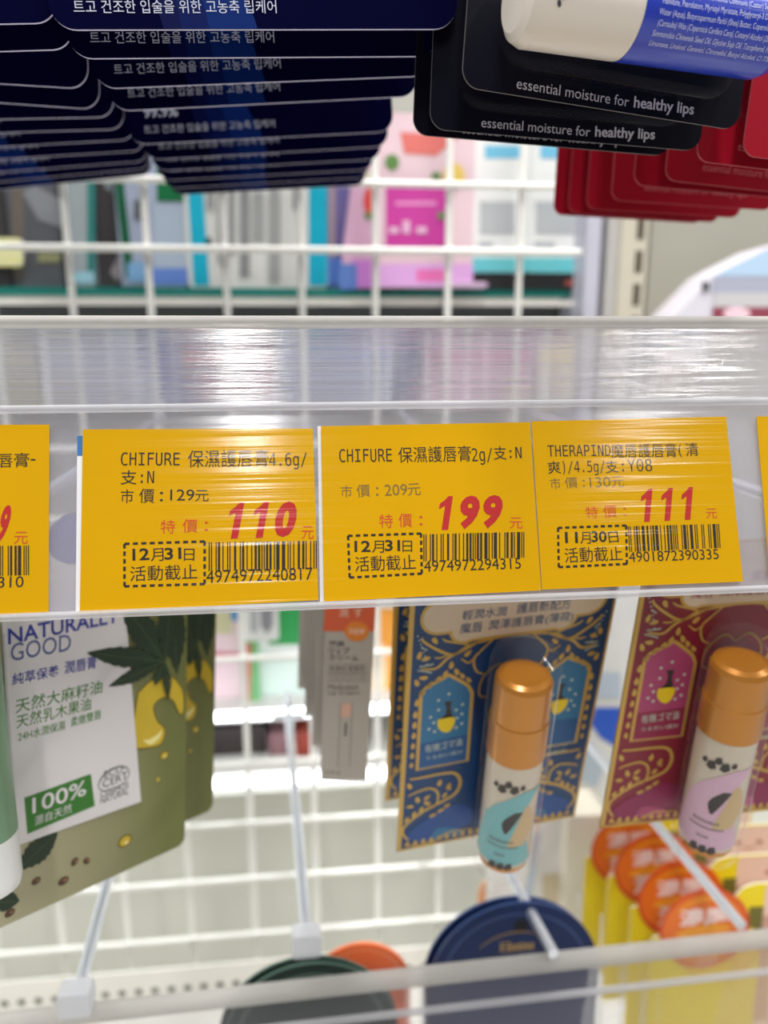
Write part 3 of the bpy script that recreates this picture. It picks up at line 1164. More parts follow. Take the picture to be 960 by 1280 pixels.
def green_card(label, fr, full):
    t = thing('hemp_balm_card', label, 'lip balm card', fr, 'green hemp lip balm cards')
    F = GREEN_F
    P = lambda x, y: F.uv(x, y)
    b = MB()
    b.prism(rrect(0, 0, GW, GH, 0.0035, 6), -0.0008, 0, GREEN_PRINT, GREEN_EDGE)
    z = 0.00008
    # golden oil
    P0 = P
    P = lambda x, y: (min(P0(x, y)[0], GW - 0.0012), P0(x, y)[1])
    oil = smooth_path([P(172, 866), P(190, 850), P(214, 846), P(226, 858), P(238, 868), P(236, 886), P(224, 892), P(216, 876), P(204, 872), P(192, 882),
                       P(196, 900), P(206, 912), P(200, 930), P(180, 935), P(168, 932), P(166, 905)], 5)
    b.poly(oil, z * 2, OIL)
    b.stroke(oil, 0.0005, z * 3, OIL_RIM, closed=True)
    b.poly(smooth_path([P(178, 925), P(188, 931), P(199, 922), P(202, 912), P(196, 918), P(186, 924)], 3), z * 3, OIL_HI)
    for (x, y, r) in ((205, 944, 5.5), (197, 974, 3.2), (156, 1051, 9)):
        c = P(x, y)
        q = abs(P(x + r, y)[0] - c[0])
        b.poly(ellipse(*c, q, q * 0.85, 0.2, 14), z * 2, OIL_RIM)
        b.poly(ellipse(c[0], c[1], q * 0.74, q * 0.62, 0.2, 14), z * 3, OIL)
        b.poly(ellipse(c[0] + q * .15, c[1] - q * .25, q * 0.35, q * 0.2, 0.2, 10), z * 4, OIL_HI)
    for (x, y, r, s_) in ((93, 1077, 5.5, 1), (108, 1076, 5, -1), (45, 1101, 6, .4), (79, 1101, 7, .2), (12, 1141, 7, .3)):
        c = P(x, y)
        q = abs(P(x + r, y)[0] - c[0])
        b.poly(ellipse(*c, q, q * 0.8, s_, 12), z * 2, SEED)
        b.poly(ellipse(c[0] + q * .3, c[1] + q * .1, q * 0.4, q * 0.25, s_, 10), z * 3, SEED_HI)
    # big stem leaves falling from the top corner
    leaflet(b, F, (221, 842), (215, 740), 0.010, z * 3)
    leaflet(b, F, (20, 1090), (72, 1040), 0.010, z * 2)
    leaflet(b, F, (-8, 1128), (24, 1126), 0.007, z * 2)
    b.build('printed_card', t)
    # the raised white label panel
    b = MB()
    pan = [P(22, 1055), P(175, 1001), P(146, 640), P(-8, 660)]
    b.prism(pan, 0.0003, 0.0008, PANEL_WHITE, PANEL_GREY)
    zz = 0.0009
    c = P(94, 672)
    b.poly(ellipse(c[0], c[1], 0.0095, 0.0085), zz, BLUE_TXT)
    b.stroke([P(20, 1050), P(8, 880), P(3, 790)], 0.0007, zz, PANEL_GREY)
    T = lambda *a, **k: b.text_px(F, *a, **k)
    T('NATURALLY', 9, 805, 147, 777, 785, zz, BLUE_TXT, bold=0.015)
    T('GOOD', 12, 826, 87, 812, 804, zz, BLUE_THIN)
    T('純萃保養', 14, 856, 72, 844, 841, zz, BLUE_TXT, bold=0.004)
    T('潤唇膏', 79, 842, 119, 834, 826, zz, BLUE_TXT, bold=0.004)
    T('天然大麻籽油', 18, 891, 126, 865, 873, zz, GREEN_TXT)
    T('天然乳木果油', 19, 910, 112, 886, 893, zz, GREEN_TXT)
    T('24H水潤保濕', 21, 926, 80, 911, 914, zz, GREEN_TXT)
    T('柔嫩雙唇', 87, 908, 125, 897, 896, zz, GREEN_TXT)
    b.poly([P(33, 1041), P(117, 1006), P(112, 966), P(29, 996)], zz, GREEN_BOX)
    T('100%', 39, 1016, 106, 992, 996, zz + 0.0001, PANEL_WHITE, bold=0.01)
    T('源自天然', 42, 1031, 88, 1014, 1019, zz + 0.0001, PANEL_WHITE)
    c = P(141, 972)
    q = abs(P(160, 965)[0] - c[0])
    el = ellipse(c[0], c[1], q, q * 0.72, 0.12, 28)
    b.stroke(el, 0.00028, zz, GREY_TXT, closed=True)
    b.stroke(ellipse(c[0], c[1], q * 0.92, q * 0.63, 0.12, 28)[2:14], 0.00022, zz, GREY_TXT)
    T('ECO', 129, 972, 152, 963, 963, zz, GREY_TXT)
    T('CERT', 127, 984, 158, 972, 974, zz, GREY_TXT)
    T('COSMOS', 124, 996, 159, 983, 988, zz, GREY_TXT)
    T('NATURAL', 124, 1004, 159, 991, 996, zz, GREY_TXT)
    b.build('white_label_panel', t)
    # the cannabis leaf over the panel edge
    b = MB()
    cen = (204, 826)
    for tip, wd in (((134, 857), 0.0058), ((107, 815), 0.0078), ((150, 748), 0.0105), ((214, 735), 0.0095), ((192, 856), 0.0042), ((208, 872), 0.0028)):
        leaflet(b, F, cen, tip, wd, 0.00095)
    b.stroke([P(204, 826), P(212, 850), P(208, 874)], 0.0006, 0.001, LEAF)
    b.build('leaf_print', t)
    if full:
        # the balm tube standing in front of the card at its far side
        zt = 0.012
        T0, T1 = F.uv(-14, 1113, zt), F.uv(-62, 700, zt)
        A = Vector((T0[0] - 0.0005, T0[1], zt))
        b = MB()
        axis = Vector((T1[0] - T0[0], T1[1] - T0[1], 0)).normalized()
        e0 = F.uv(23, 1040, zt)[0]
        R = max(0.0085, 0.009)
        A.x = e0 - R * 0.93
        b.lathe([(0, 0), (R * .8, 0.0006), (R * .95, 0.0018), (R, 0.004), (R, 0.0195)], A, axis, (0, 0, 1), mat('tube_pure_white', (240, 240, 238), 0.35, coat=0.3))
        b.build('lip_balm_tube', t).__setitem__('label', 'white tube end')
        b = MB()
        b.lathe([(R * 1.003, 0.0195), (R * 1.003, 0.086), (0, 0.087)], A, axis, (0, 0, 1), mat('tube_green_label', (118, 156, 122), 0.35, coat=0.3))
        b.build('tube_label', t).__setitem__('label', 'pale green tube label')
    return t


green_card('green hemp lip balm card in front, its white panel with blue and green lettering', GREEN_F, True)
pb = GREEN_F.uv(262, 1003)
GF2 = GREEN_F.moved(0.004, 0.0, -0.021)
pu = GF2.uv(266, 1012)
GF2 = GF2.moved(pu[0] - GW, pu[1], 0)
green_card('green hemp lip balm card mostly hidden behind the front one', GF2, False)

# ================================================================== WHITE BOXES (medicated lip cream)
BOX_W = mat('white_carton', (184, 176, 166), 0.5)
BOX_SIDE = mat('white_carton_side', (180, 178, 182), 0.5)
ORANGE = mat('orange_print', (226, 96, 52), 0.5)
ORANGE_SEAL = mat('orange_seal_print', (238, 136, 30), 0.5)
CREAM_TXT = mat('cream_print', (248, 214, 190), 0.5)
GREY_PRINT = mat('grey_print', (96, 92, 92), 0.5)
PEACH = mat('peach_print', (222, 176, 156), 0.5)
bD = 0.300
BA, BBr = EYE + ray(401, 975) * 0.318, EYE + ray(458, 976) * 0.319
bup = (EYE + ray(406, 760) * 0.292) - BA
BOXF = Frame(BA, BBr - BA, bup)
BW = (BBr - BA).length
BH = 0.098


def cream_box(label, fr, full=True):
    t = thing('lip_cream_box', label, 'box', fr, 'white lip cream boxes in one row')
    F = BOXF
    P = F.uv
    b = MB()
    b.box(0, BW, 0, BH, -0.017, 0, BOX_W)
    b.stroke([(0, BH), (0, 0)], 0.0003, 0.00006, BOX_SIDE)
    if full:
        z = 0.0001
        b.poly([P(404, 789), P(468, 789), (BW, BH), (0, BH)], z, ORANGE)
        c = P(446, 789)
        b.poly(ellipse(c[0], c[1], 0.0047, 0.0043), z * 2, ORANGE_SEAL)
        T = lambda *a, **k: b.text_px(F, *a, **k)
        T('new', 437, 793, 456, 793, 785, z * 3, CREAM_TXT)
        T('潤', 424, 771, 435, 771, 760, z * 3, CREAM_TXT)
        T('す', 442, 771, 453, 771, 760, z * 3, CREAM_TXT)
        T('薬用', 411, 809, 430, 809, 801, z, GREY_PRINT, bold=0.03)
        T('リップ', 411, 818, 437, 818, 809, z, GREY_PRINT, bold=0.02)
        T('クリーム', 411, 826, 448, 826, 818, z, GREY_PRINT, bold=0.02)
        for (y0, y1, tx) in ((831, 840, '無香料 無着色'), (843, 851, 'ノンメントール')):
            q = [P(410, y1), P(458, y1), P(458, y0), P(410, y0)]
            b.stroke(q, 0.0002, z, GREY_PRINT, closed=True)
            T(tx, 412, y1 - 2, 456, y1 - 2, y0 + 2, z, GREY_PRINT)
        T('Medicated', 410, 862, 447, 862, 855, z, GREY_PRINT)
        T('Lip Cream', 410, 870, 449, 870, 863, z, GREY_PRINT)
        b.poly([P(425, 896), P(439, 896), P(440, 879), P(427, 879)], z, PEACH)
        q = [P(422, 958), P(437, 958), P(440, 879), P(426, 879)]
        b.stroke(q, 0.00022, z * 2, GREY_PRINT, closed=True)
        b.poly([P(430, 920), P(433, 920), P(434, 903), P(431, 903)], z, GREY_PRINT)
        T('5.0 g', 407, 968, 425, 968, 963, z, GREY_PRINT)
    b.build('carton', t)
    b = MB()
    b.box(BW * 0.1, BW * 0.9, BH, BH + 0.022, -0.009, -0.0085, clear_mat('blister_plastic'))
    b.build('hang_tab', t)
    return t


cream_box('white lip cream box at the head of its row, orange top and small Japanese print', BOXF)
for i in range(3):
    fr = BOXF.moved(-0.0045 - 0.0045 * i, 0.0018 + 0.0012 * i, -0.0205 * (i + 1))
    cream_box('%s white lip cream box, showing only a grey sliver of its side' % ORD[i + 1], fr, False)

# ================================================================== ORNATE CARDS
GOLD = mat('gold_print', (204, 164, 78), 0.4, metal=0.15)
GOLD_DK = mat('gold_dull_print', (158, 124, 56), 0.45, metal=0.15)
CREAM = mat('cream_banner_print', (222, 200, 172), 0.55)
CAP_GOLD = mat('gold_plastic_cap', (196, 126, 28), 0.28, metal=0.35, coat=0.3)
BALM_WHITE = mat('balm_tube_cream', (210, 196, 174), 0.35, coat=0.4)
FLASK_DK, FLASK_Y = mat('flask_dark_print', (52, 44, 40), 0.5), mat('flask_yellow_print', (240, 206, 10), 0.5)
DOT_PALE = mat('pale_dot_print', (196, 206, 190), 0.5)

oex = CR * 0.9655 + CU * 0.0861 + CF * 0.2458
oey = CR * 0.0314 + CU * 0.8986 - CF * 0.4377
ORN_F = Frame(EYE + ray(496, 1065) * 0.297, oex, oey)
OW = ORN_F.uv(718, 1020)[0]
OH = 0.118


def leafdrop(b, c, r, rot, z, m):
    pts = []
    for i in range(12):
        a = 2 * math.pi * i / 12
        rr = r * (1 + 0.55 * max(0, math.cos(a)) ** 3)
        x, y = rr * math.cos(a) * 1.05, r * 0.72 * math.sin(a)
        pts.append((c[0] + x * math.cos(rot) - y * math.sin(rot), c[1] + x * math.sin(rot) + y * math.cos(rot)))
    b.poly(pts, z, m)


def ornate_design(b, main, deep, window, window_deep, lip, txt, lines):
    P = ORN_F.uv
    z = 0.00007
    B_ = 0.0016
    both = lambda pts: (pts, [(OW - x, y) for x, y in pts])
    # border
    for q in ([(0, 0), (B_, 0), (B_, OH), (0, OH)], [(OW - B_ * .6, 0), (OW, 0), (OW, OH), (OW - B_ * .6, OH)], [(0, 0), (OW, 0), (OW, B_ * .6), (0, B_ * .6)]):
        b.poly(q, z, GOLD)
    # deep central field behind the tube
    cpts = [(OW * .40, 0.004), (OW * .60, 0.004), (OW * .62, 0.05), (OW * .66, 0.072), (OW * .5, 0.083), (OW * .34, 0.072), (OW * .38, 0.05)]
    b.poly(smooth_path(cpts + cpts[:1], 4)[:-1], z, deep)
    # banner
    c1 = P(551, 771)
    r1 = (P(551, 750)[1] - c1[1]) * 0.92
    lx = c1[0]
    for grow, m, zz in ((0.0011, GOLD, z * 2), (0.0, CREAM, z * 3)):
        for s_ in (0, 1):
            f = (lambda x: OW - x) if s_ else (lambda x: x)
            b.poly(ellipse(f(lx), c1[1], r1 + grow, None, 0, 26), zz + 6e-6 * (1 + s_), m)
            lo = P(567, 802)
            b.poly(ellipse(f(lo[0] + 0.004), lo[1] + 0.0045, 0.0048 + grow, None, 0, 20), zz + 6e-6 * (3 + s_), m)
        lo = P(567, 801)
        b.poly([(lx, c1[1] - r1 - grow), (OW - lx, c1[1] - r1 - grow), (OW - lx, c1[1] + r1 + 0.006 + grow), (lx, c1[1] + r1 + 0.006 + grow)], zz + 3e-5, m)
        b.poly([(lo[0] + 0.0035, lo[1] - grow), (OW - lo[0] - 0.0035, lo[1] - grow), (OW - lo[0] - 0.0035, lo[1] + 0.01), (lo[0] + 0.0035, lo[1] + 0.01)], zz + 3.6e-5, m)
    for tx, a in lines:
        b.text_px(ORN_F, tx, *a, z * 4, txt, bold=0.004)
    # window arches, flasks, mirrored
    arch = smooth_path([P(526, 866), P(534, 858), P(548, 851), P(561, 843)], 4) + smooth_path([P(561, 843), P(574, 850), P(585, 857), P(590, 866)], 4)[1:]
    arch += [P(584, 950), P(521, 962)]
    for pts in both(arch):
        b.poly(pts, z * 2, window)
        b.stroke(pts, 0.0013, z * 3, GOLD, closed=True)
    low = [P(523, 930), P(585, 917), P(583, 949), P(522, 960)]
    for pts in both(low):
        b.poly(pts, z * 2.5, window_deep)
    for pts in both([P(556, 897), P(558, 884), P(555, 877), P(565, 876), P(563, 884), P(566, 897)]):
        b.poly(pts, z * 3, FLASK_DK)
    for pts in both([P(548, 900), P(556, 893), P(565, 893), P(567, 899)]):
        b.poly(pts, z * 3, FLASK_DK)
    for pts in both([P(547, 899), P(567, 896), P(567, 906), P(561, 914), P(553, 914), P(547, 908)]):
        b.poly(smooth_path(pts + pts[:1], 3)[:-1], z * 4, FLASK_Y)
    for x, y in ((548, 875), (548, 887), (538, 896), (542, 903), (536, 911), (543, 914), (570, 909), (571, 897), (577, 904), (577, 892), (570, 887), (578, 880), (561, 867)):
        for (p,) in [((q,)) for q in both([P(x, y)])]:
            b.poly(ellipse(p[0][0], p[0][1], 0.0006, None, 0, 8), z * 3, DOT_PALE)
    b.text_px(ORN_F, '有機ゴマ油', 531, 941, 577, 931, 931, z * 4, DOT_PALE)
    b.text_px(ORN_F, 'うるおい成分', 532, 950, 578, 941, 945, z * 4, DOT_PALE)
    x0, y0 = P(700, 933)
    b.text('ラベンダー', (x0 - 0.0065, y0), (x0 + 0.0055, y0 + 0.0002), 0.0016, z * 4, DOT_PALE)
    b.text('油配合', (x0 - 0.006, y0 - 0.0034), (x0 + 0.003, y0 - 0.0032), 0.002, z * 4, DOT_PALE)
    # leaves along the arch and the frame
    for x, y, rr, ro in ((564, 832, 1, 1.6), (571, 840, 1, 2.0), (578, 845, .9, 2.1), (586, 850, .9, 2.2), (556, 843, 1, 1.2), (547, 850, 1, 1.1), (537, 857, 1, 1.1), (528, 866, 1, 1.2), (521, 879, 1, 1.5), (519, 894, 1, 1.6), (518, 907, 1, 1.6), (517, 920, .9, 1.6), (516, 933, .9, 1.6), (515, 945, .9, 1.6), (514, 957, .8, 1.6),
                         (543, 800, 1, -1), (524, 820, 1, 1.4), (533, 823, 1, 3.4), (521, 854, 1, 1.9), (530, 847, 1, 3.0), (584, 817, 1, .8),
                         (512, 983, 1, 2), (549, 979, 1, 1.4), (560, 983, 1, 1.2), (522, 1000, 1, 1.9), (533, 997, .9, .8), (534, 1004, 1, 2.4), (513, 1008, .9, 3.0), (555, 994, .9, 1), (558, 1007, .9, .7), (550, 1013, .9, .5), (540, 1019, .9, .3), (526, 1012, .9, 1.2), (517, 1018, .9, 1.2), (508, 1025, .9, 1.2), (561, 985, .8, 2.4)):
        q = P(x, y)
        leafdrop(b, q, 0.00125 * rr, ro, z * 3, GOLD)
        leafdrop(b, (OW - q[0], q[1]), 0.00125 * rr, math.pi - ro, z * 3, GOLD)
    # scrolls
    for pts, wd in (([(642, 792), (604, 801), (585, 807), (566, 818), (545, 811), (530, 802), (527, 797)], 0.0011), ([(600, 801), (580, 812), (560, 822), (545, 835), (526, 836)], 0.0011), ([(590, 806), (570, 803), (558, 801), (553, 798)], 0.0008), ([(562, 818), (550, 822), (543, 822)], 0.0007),
                    ([(618, 797), (602, 812), (592, 824), (595, 838), (604, 842)], 0.0009), ([(576, 823), (585, 828), (590, 824)], 0.0007),
                    ([(510, 1050), (503, 1041), (508, 1030), (530, 1013), (555, 1000), (570, 990), (575, 976), (568, 966), (550, 967), (525, 972), (512, 974)], 0.0013),
                    ([(541, 1009), (547, 1000), (546, 989), (536, 985), (520, 990), (510, 995)], 0.0010), ([(512, 1057), (525, 1056), (545, 1050), (560, 1040), (590, 1035)], 0.0008)):
        pp = smooth_path([P(*p) for p in pts], 5)
        for q in both(pp):
            b.stroke(q, wd, z * 3, GOLD, taper=True)
    for cx_, cy_, n_, dx, dy in ((522, 795, 8, 2.1, 5), (533, 812, 4, -2, -1), (523, 838, 9, 2.6, .3), (525, 833, 9, 2.6, -.4)):
        for i in range(n_):
            q = P(cx_ + dx * i * (1 - .03 * i), cy_ + dy * i)
            for x in (q[0], OW - q[0]):
                b.poly(ellipse(x, q[1], 0.00035, None, 0, 6), z * 3, DOT_PALE)
    # coloured lip plates near the foot and the scalloped edge
    lipp = smooth_path([P(507, 1048), P(515, 1036), P(540, 1020), P(570, 1005), P(590, 1012), P(585, 1030), P(560, 1040), P(530, 1052), P(507, 1048)], 4)[:-1]
    for q in both(lipp):
        b.poly(q, z * 2, lip)
    for q in both(smooth_path([P(536, 1050), P(545, 1036), P(562, 1034), P(575, 1036), P(575, 1042), P(536, 1050)], 4)[:-1]):
        b.poly(q, z * 2.5, window)
    n_ = 22
    for i in range(n_):
        x = 0.004 + (OW - 0.008) * i / (n_ - 1)
        b.poly([(x - 0.0011, 0.0022), (x + 0.0011, 0.0022), (x + 0.0006, 0.0040), (x, 0.0048), (x - 0.0006, 0.0040)], z * 3, GOLD)
    # heart of scrolls over the tube
    for q in both(smooth_path([(OW * .5, 0.081), (OW * .44, 0.084), (OW * .37, 0.079), (OW * .36, 0.072), (OW * .40, 0.070)], 5)):
        b.stroke(q, 0.0009, z * 3, GOLD_DK, taper=True)


def tube_parts(t, A, axis, R, L_, capf, swash, swash2, flipz):
    """a gold capped lip balm standing along axis from its foot A"""
    ax = Vector(axis).normalized()
    ref = Vector(flipz)
    xx = (ref - ax * ref.dot(ax)).normalized()
    yy = ax.cross(xx)
    cut = L_ * (1 - capf)
    b = MB()
    b.lathe([(0, 0), (R * .8, .0003), (R * .94, .0012), (R * .97, .004)], A, ax, ref, CAP_GOLD)
    b.lathe([(R * .97, .004), (R, .0042), (R, cut)], A, ax, ref, BALM_WHITE)

    def wrap(x, y, z):
        a = x / R
        return A + ax * y + (xx * math.cos(a) + yy * math.sin(a)) * (R + 0.0002 + z)
    # label print: swash, emblem, flask
    def strip(f0, f1, y0, y1, z, m, n=24):
        vs, fs = [], []
        K = 8
        for i in range(n + 1):
            y = y0 + (y1 - y0) * i / n
            a, c = f0(i / n), f1(i / n)
            for k in range(K + 1):
                vs.append(wrap(a + (c - a) * k / K, y, z))
        for i in range(n):
            for k in range(K):
                q = i * (K + 1) + k
                fs.append((q, q + 1, q + K + 2, q + K + 1))
        b.add(vs, fs, m, True)
    strip(lambda u: -R * 1.35 + R * .55 * u, lambda u: R * 1.3 - R * .75 * u, 0.0055, cut * .56, 0, swash)
    strip(lambda u: -R * .75 + R * 1.3 * u * u, lambda u: R * .5 + R * .85 * u * u, cut * .50, cut * .80, 0.00003, swash)
    strip(lambda u: R * (.15 + .5 * u), lambda u: R * (.8 + .35 * math.sin(u * 3)), cut * .30, cut * .66, 0.00006, swash2)
    strip(lambda u: R * (.02 + .3 * u) - R * .25 * math.sin(u * 3.1), lambda u: R * (.1 + .5 * u), cut * .42, cut * .62, 0.0001, FLASK_DK)
    for px_, py_, r_ in ((-.15, .81, 1), (.12, .82, 1), (-.02, .86, .8), (-.3, .83, .6), (.3, .84, .6)):
        b.poly([(px_ * R * 1.6 + dx * R * .17 * r_, cut * py_ + dy * R * .2 * r_) for dx, dy in ((-1, -.5), (0, -1), (1, -.4), (.6, 1), (-.5, .8))], 0.0001, FLASK_DK, wrap=wrap)
    tiny = mat('balm_label_text', (110, 96, 90), 0.5)
    for fx, fy, n_, hh in ((-.5, .33, 9, 0.0012), (-.6, .28, 12, 0.0009), (-.25, .2, 4, 0.001)):
        for i in range(n_):
            x, y = fx * R + i * R * .1, cut * fy
            b.poly([(x, y), (x + R * .06, y), (x + R * .06, y + hh * (1 - .25 * (i % 3 == 1))), (x, y + hh)], 0.0001, tiny, wrap=wrap)
    for px_ in (-.3, 0, .3):
        b.poly([(px_ * R + dx * R * .16, cut * .1 + dy * R * .2) for dx, dy in ((-1, -.5), (0, -1), (1, -.4), (.6, 1), (-.5, .8))], 0.0001, FLASK_DK, wrap=wrap)
    o = b.build('lip_balm_tube', t)
    c = MB()
    c.lathe([(R * .99, cut), (R * 1.05, cut + .0004), (R * 1.04, cut + (L_ - cut) * .48), (R * 1.0, cut + (L_ - cut) * .5), (R * .99, L_ - .0022), (R * .9, L_ - .0007), (R * .7, L_), (0, L_)], A, ax, ref, CAP_GOLD)
    c.build('cap', o)['label'] = 'gold plastic cap'
    return o


def ornate_card(label, fr, main, deep, window, window_deep, lip, txt, lines, edge, tube=None, group=None):
    t = thing('ornate_balm_card', label, 'lip balm card', fr, group)
    b = MB()
    b.prism([(0, 0), (OW, 0), (OW, OH), (0, OH)], -0.0008, 0, main, edge)
    ornate_design(b, main, deep, window, window_deep, lip, txt, lines)
    b.build('printed_card', t)
    if tube:
        A, axis, R, L_, capf, s1, s2 = tube
        tube_parts(t, A, axis, R, L_, capf, s1, s2, fr.local(EYE) - A - axis * 0.5 + Vector((-0.012, 0, 0)))
        b = MB()
        ax = Vector(axis).normalized()
        R2_ = R * 1.22
        BL2 = clear_mat('tube_blister_plastic', rough=0.06, milky=0.015, ior=1.16, tint=(0.985, 0.985, 0.99))
        b.lathe([(0.0005, -.006), (R2_ * .6, -.0055), (R2_ * .92, -.003), (R2_, .002), (R2_, L_ + .004), (R2_ * .9, L_ + .008), (R2_ * .5, L_ + .0105), (0.0005, L_ + .011)], A, ax, (0, 0, 1), BL2)
        b.build('blister', t)
    return t


BL_MAIN, BL_DEEP = mat('ornate_blue', (6, 58, 108), 0.42), mat('ornate_blue_deep', (8, 42, 88), 0.42)
BL_WIN, BL_WIN2, BL_LIP = mat('ornate_window_blue', (40, 112, 156), 0.42), mat('ornate_window_deep_blue', (24, 84, 140), 0.42), mat('ornate_lip_blue', (18, 72, 142), 0.42)
RD_MAIN, RD_DEEP = mat('ornate_wine', (132, 24, 46), 0.42), mat('ornate_wine_deep', (112, 20, 48), 0.42)
RD_WIN, RD_WIN2, RD_LIP = mat('ornate_window_pink', (172, 66, 108), 0.42), mat('ornate_window_deep_pink', (144, 30, 68), 0.42), mat('ornate_lip_wine', (138, 24, 76), 0.42)
TEAL_L, TEAL_G = mat('balm_teal_print', (120, 182, 184), 0.4), mat('balm_gold_print', (206, 176, 128), 0.4)
PINK_L = mat('balm_pink_print', (216, 176, 196), 0.4)


def tube_in(F, foot, top, zt, R, capf, s1, s2):
    a = Vector((*F.uv(*foot, zt), zt))
    c = Vector((*F.uv(*top, zt), zt))
    return (a, c - a, R, (c - a).length, capf, s1, s2)


BL_LINES = [('輕潤水潤', (577, 775, 632, 769, 763)), ('護唇新配方', (645, 767, 712, 760, 754)), ('魔唇', (574, 792, 602, 789, 779)), ('潤澤護唇膏(薄荷)', (609, 789, 715, 777, 775))]
bt = tube_in(ORN_F, (628, 1068), (656, 842), 0.0145, 0.0098, 0.385, TEAL_L, TEAL_G)
GOLD_EDGE = mat('gold_card_edge', (176, 140, 40), 0.5)
ornate_card('deep blue and gold ornate card with a gold capped balm tube in its blister', ORN_F, BL_MAIN, BL_DEEP, BL_WIN, BL_WIN2, BL_LIP, mat('ornate_text_blue', (40, 78, 118), 0.5), BL_LINES, GOLD_EDGE, bt, 'ornate blue balm cards')
B2 = ORN_F.moved(0, 0, -0.024)
u = B2.uv(482, 1001)
ornate_card('second blue ornate card, seen as a dark strip behind the first one', B2.moved(u[0], u[1], 0), BL_MAIN, BL_DEEP, BL_WIN, BL_WIN2, BL_LIP, mat('ornate_text_blue', (40, 78, 118), 0.5), BL_LINES, GOLD_EDGE, None, 'ornate blue balm cards')
rex = CR * 0.9893 + CU * 0.0424 + CF * 0.1397
rey = CR * 0.0174 + CU * 0.9159 - CF * 0.4011
RED_F = Frame(EYE + ray(750, 1035) * 0.292, rex, rey)
RD_TXT = mat('ornate_text_wine', (146, 44, 70), 0.5)
RD_LINES = [('滋養潤澤', (577, 775, 632, 769, 763)), ('護唇新配方', (645, 767, 712, 760, 754)), ('魔唇', (574, 792, 602, 789, 779)), ('潤澤護唇膏(清爽)', (609, 789, 715, 777, 775))]
rt = tube_in(RED_F, (881, 1050), (928, 825), 0.0145, 0.0098, 0.345, PINK_L, TEAL_G)
ornate_card('wine red and gold ornate card with a gold capped balm tube in its blister', RED_F, RD_MAIN, RD_DEEP, RD_WIN, RD_WIN2, RD_LIP, RD_TXT, RD_LINES, GOLD_EDGE, rt)

tier_hook('chrome hook behind the tags carrying the green hemp cards', -0.085, -0.02)
tier_hook('chrome hook behind the tags carrying the white cream boxes', -0.006, -0.03)
tier_hook('chrome hook behind the tags carrying the blue ornate cards', 0.062, 0.02)
tier_hook('chrome hook behind the tags carrying the wine red ornate card', 0.15, 0.03)

# ================================================================== YELLOW FACE CARDS
YEL = mat('bright_yellow_print', (240, 214, 12), 0.4)
YEL_EDGE = mat('yellow_card_white_edge', (226, 222, 200), 0.5)
ORG = mat('orange_badge_print', (232, 112, 24), 0.4)
ORG_RED = mat('red_orange_badge_print', (214, 70, 28), 0.4)
ORG_LT = mat('light_orange_badge_print', (242, 156, 30), 0.4)
BADGE_TXT = mat('badge_white_text', (244, 214, 208), 0.5)
SKIN = mat('skin_print', (236, 198, 178), 0.45, noise=0.03, nscale=20)
SKIN_DK = mat('skin_shade_print', (206, 158, 138), 0.45)
LIPS = mat('lips_print', (170, 92, 78), 0.4)
OLIVE = mat('olive_print', (112, 104, 30), 0.5)
YW, YH = 0.112, 0.118
bc3 = atY(850, 1123, 0.357)
yrow = [0.333, 0.357, 0.383, 0.408]
ycen = [(880, 1160), (850, 1123), (818, 1085), (786, 1062)]


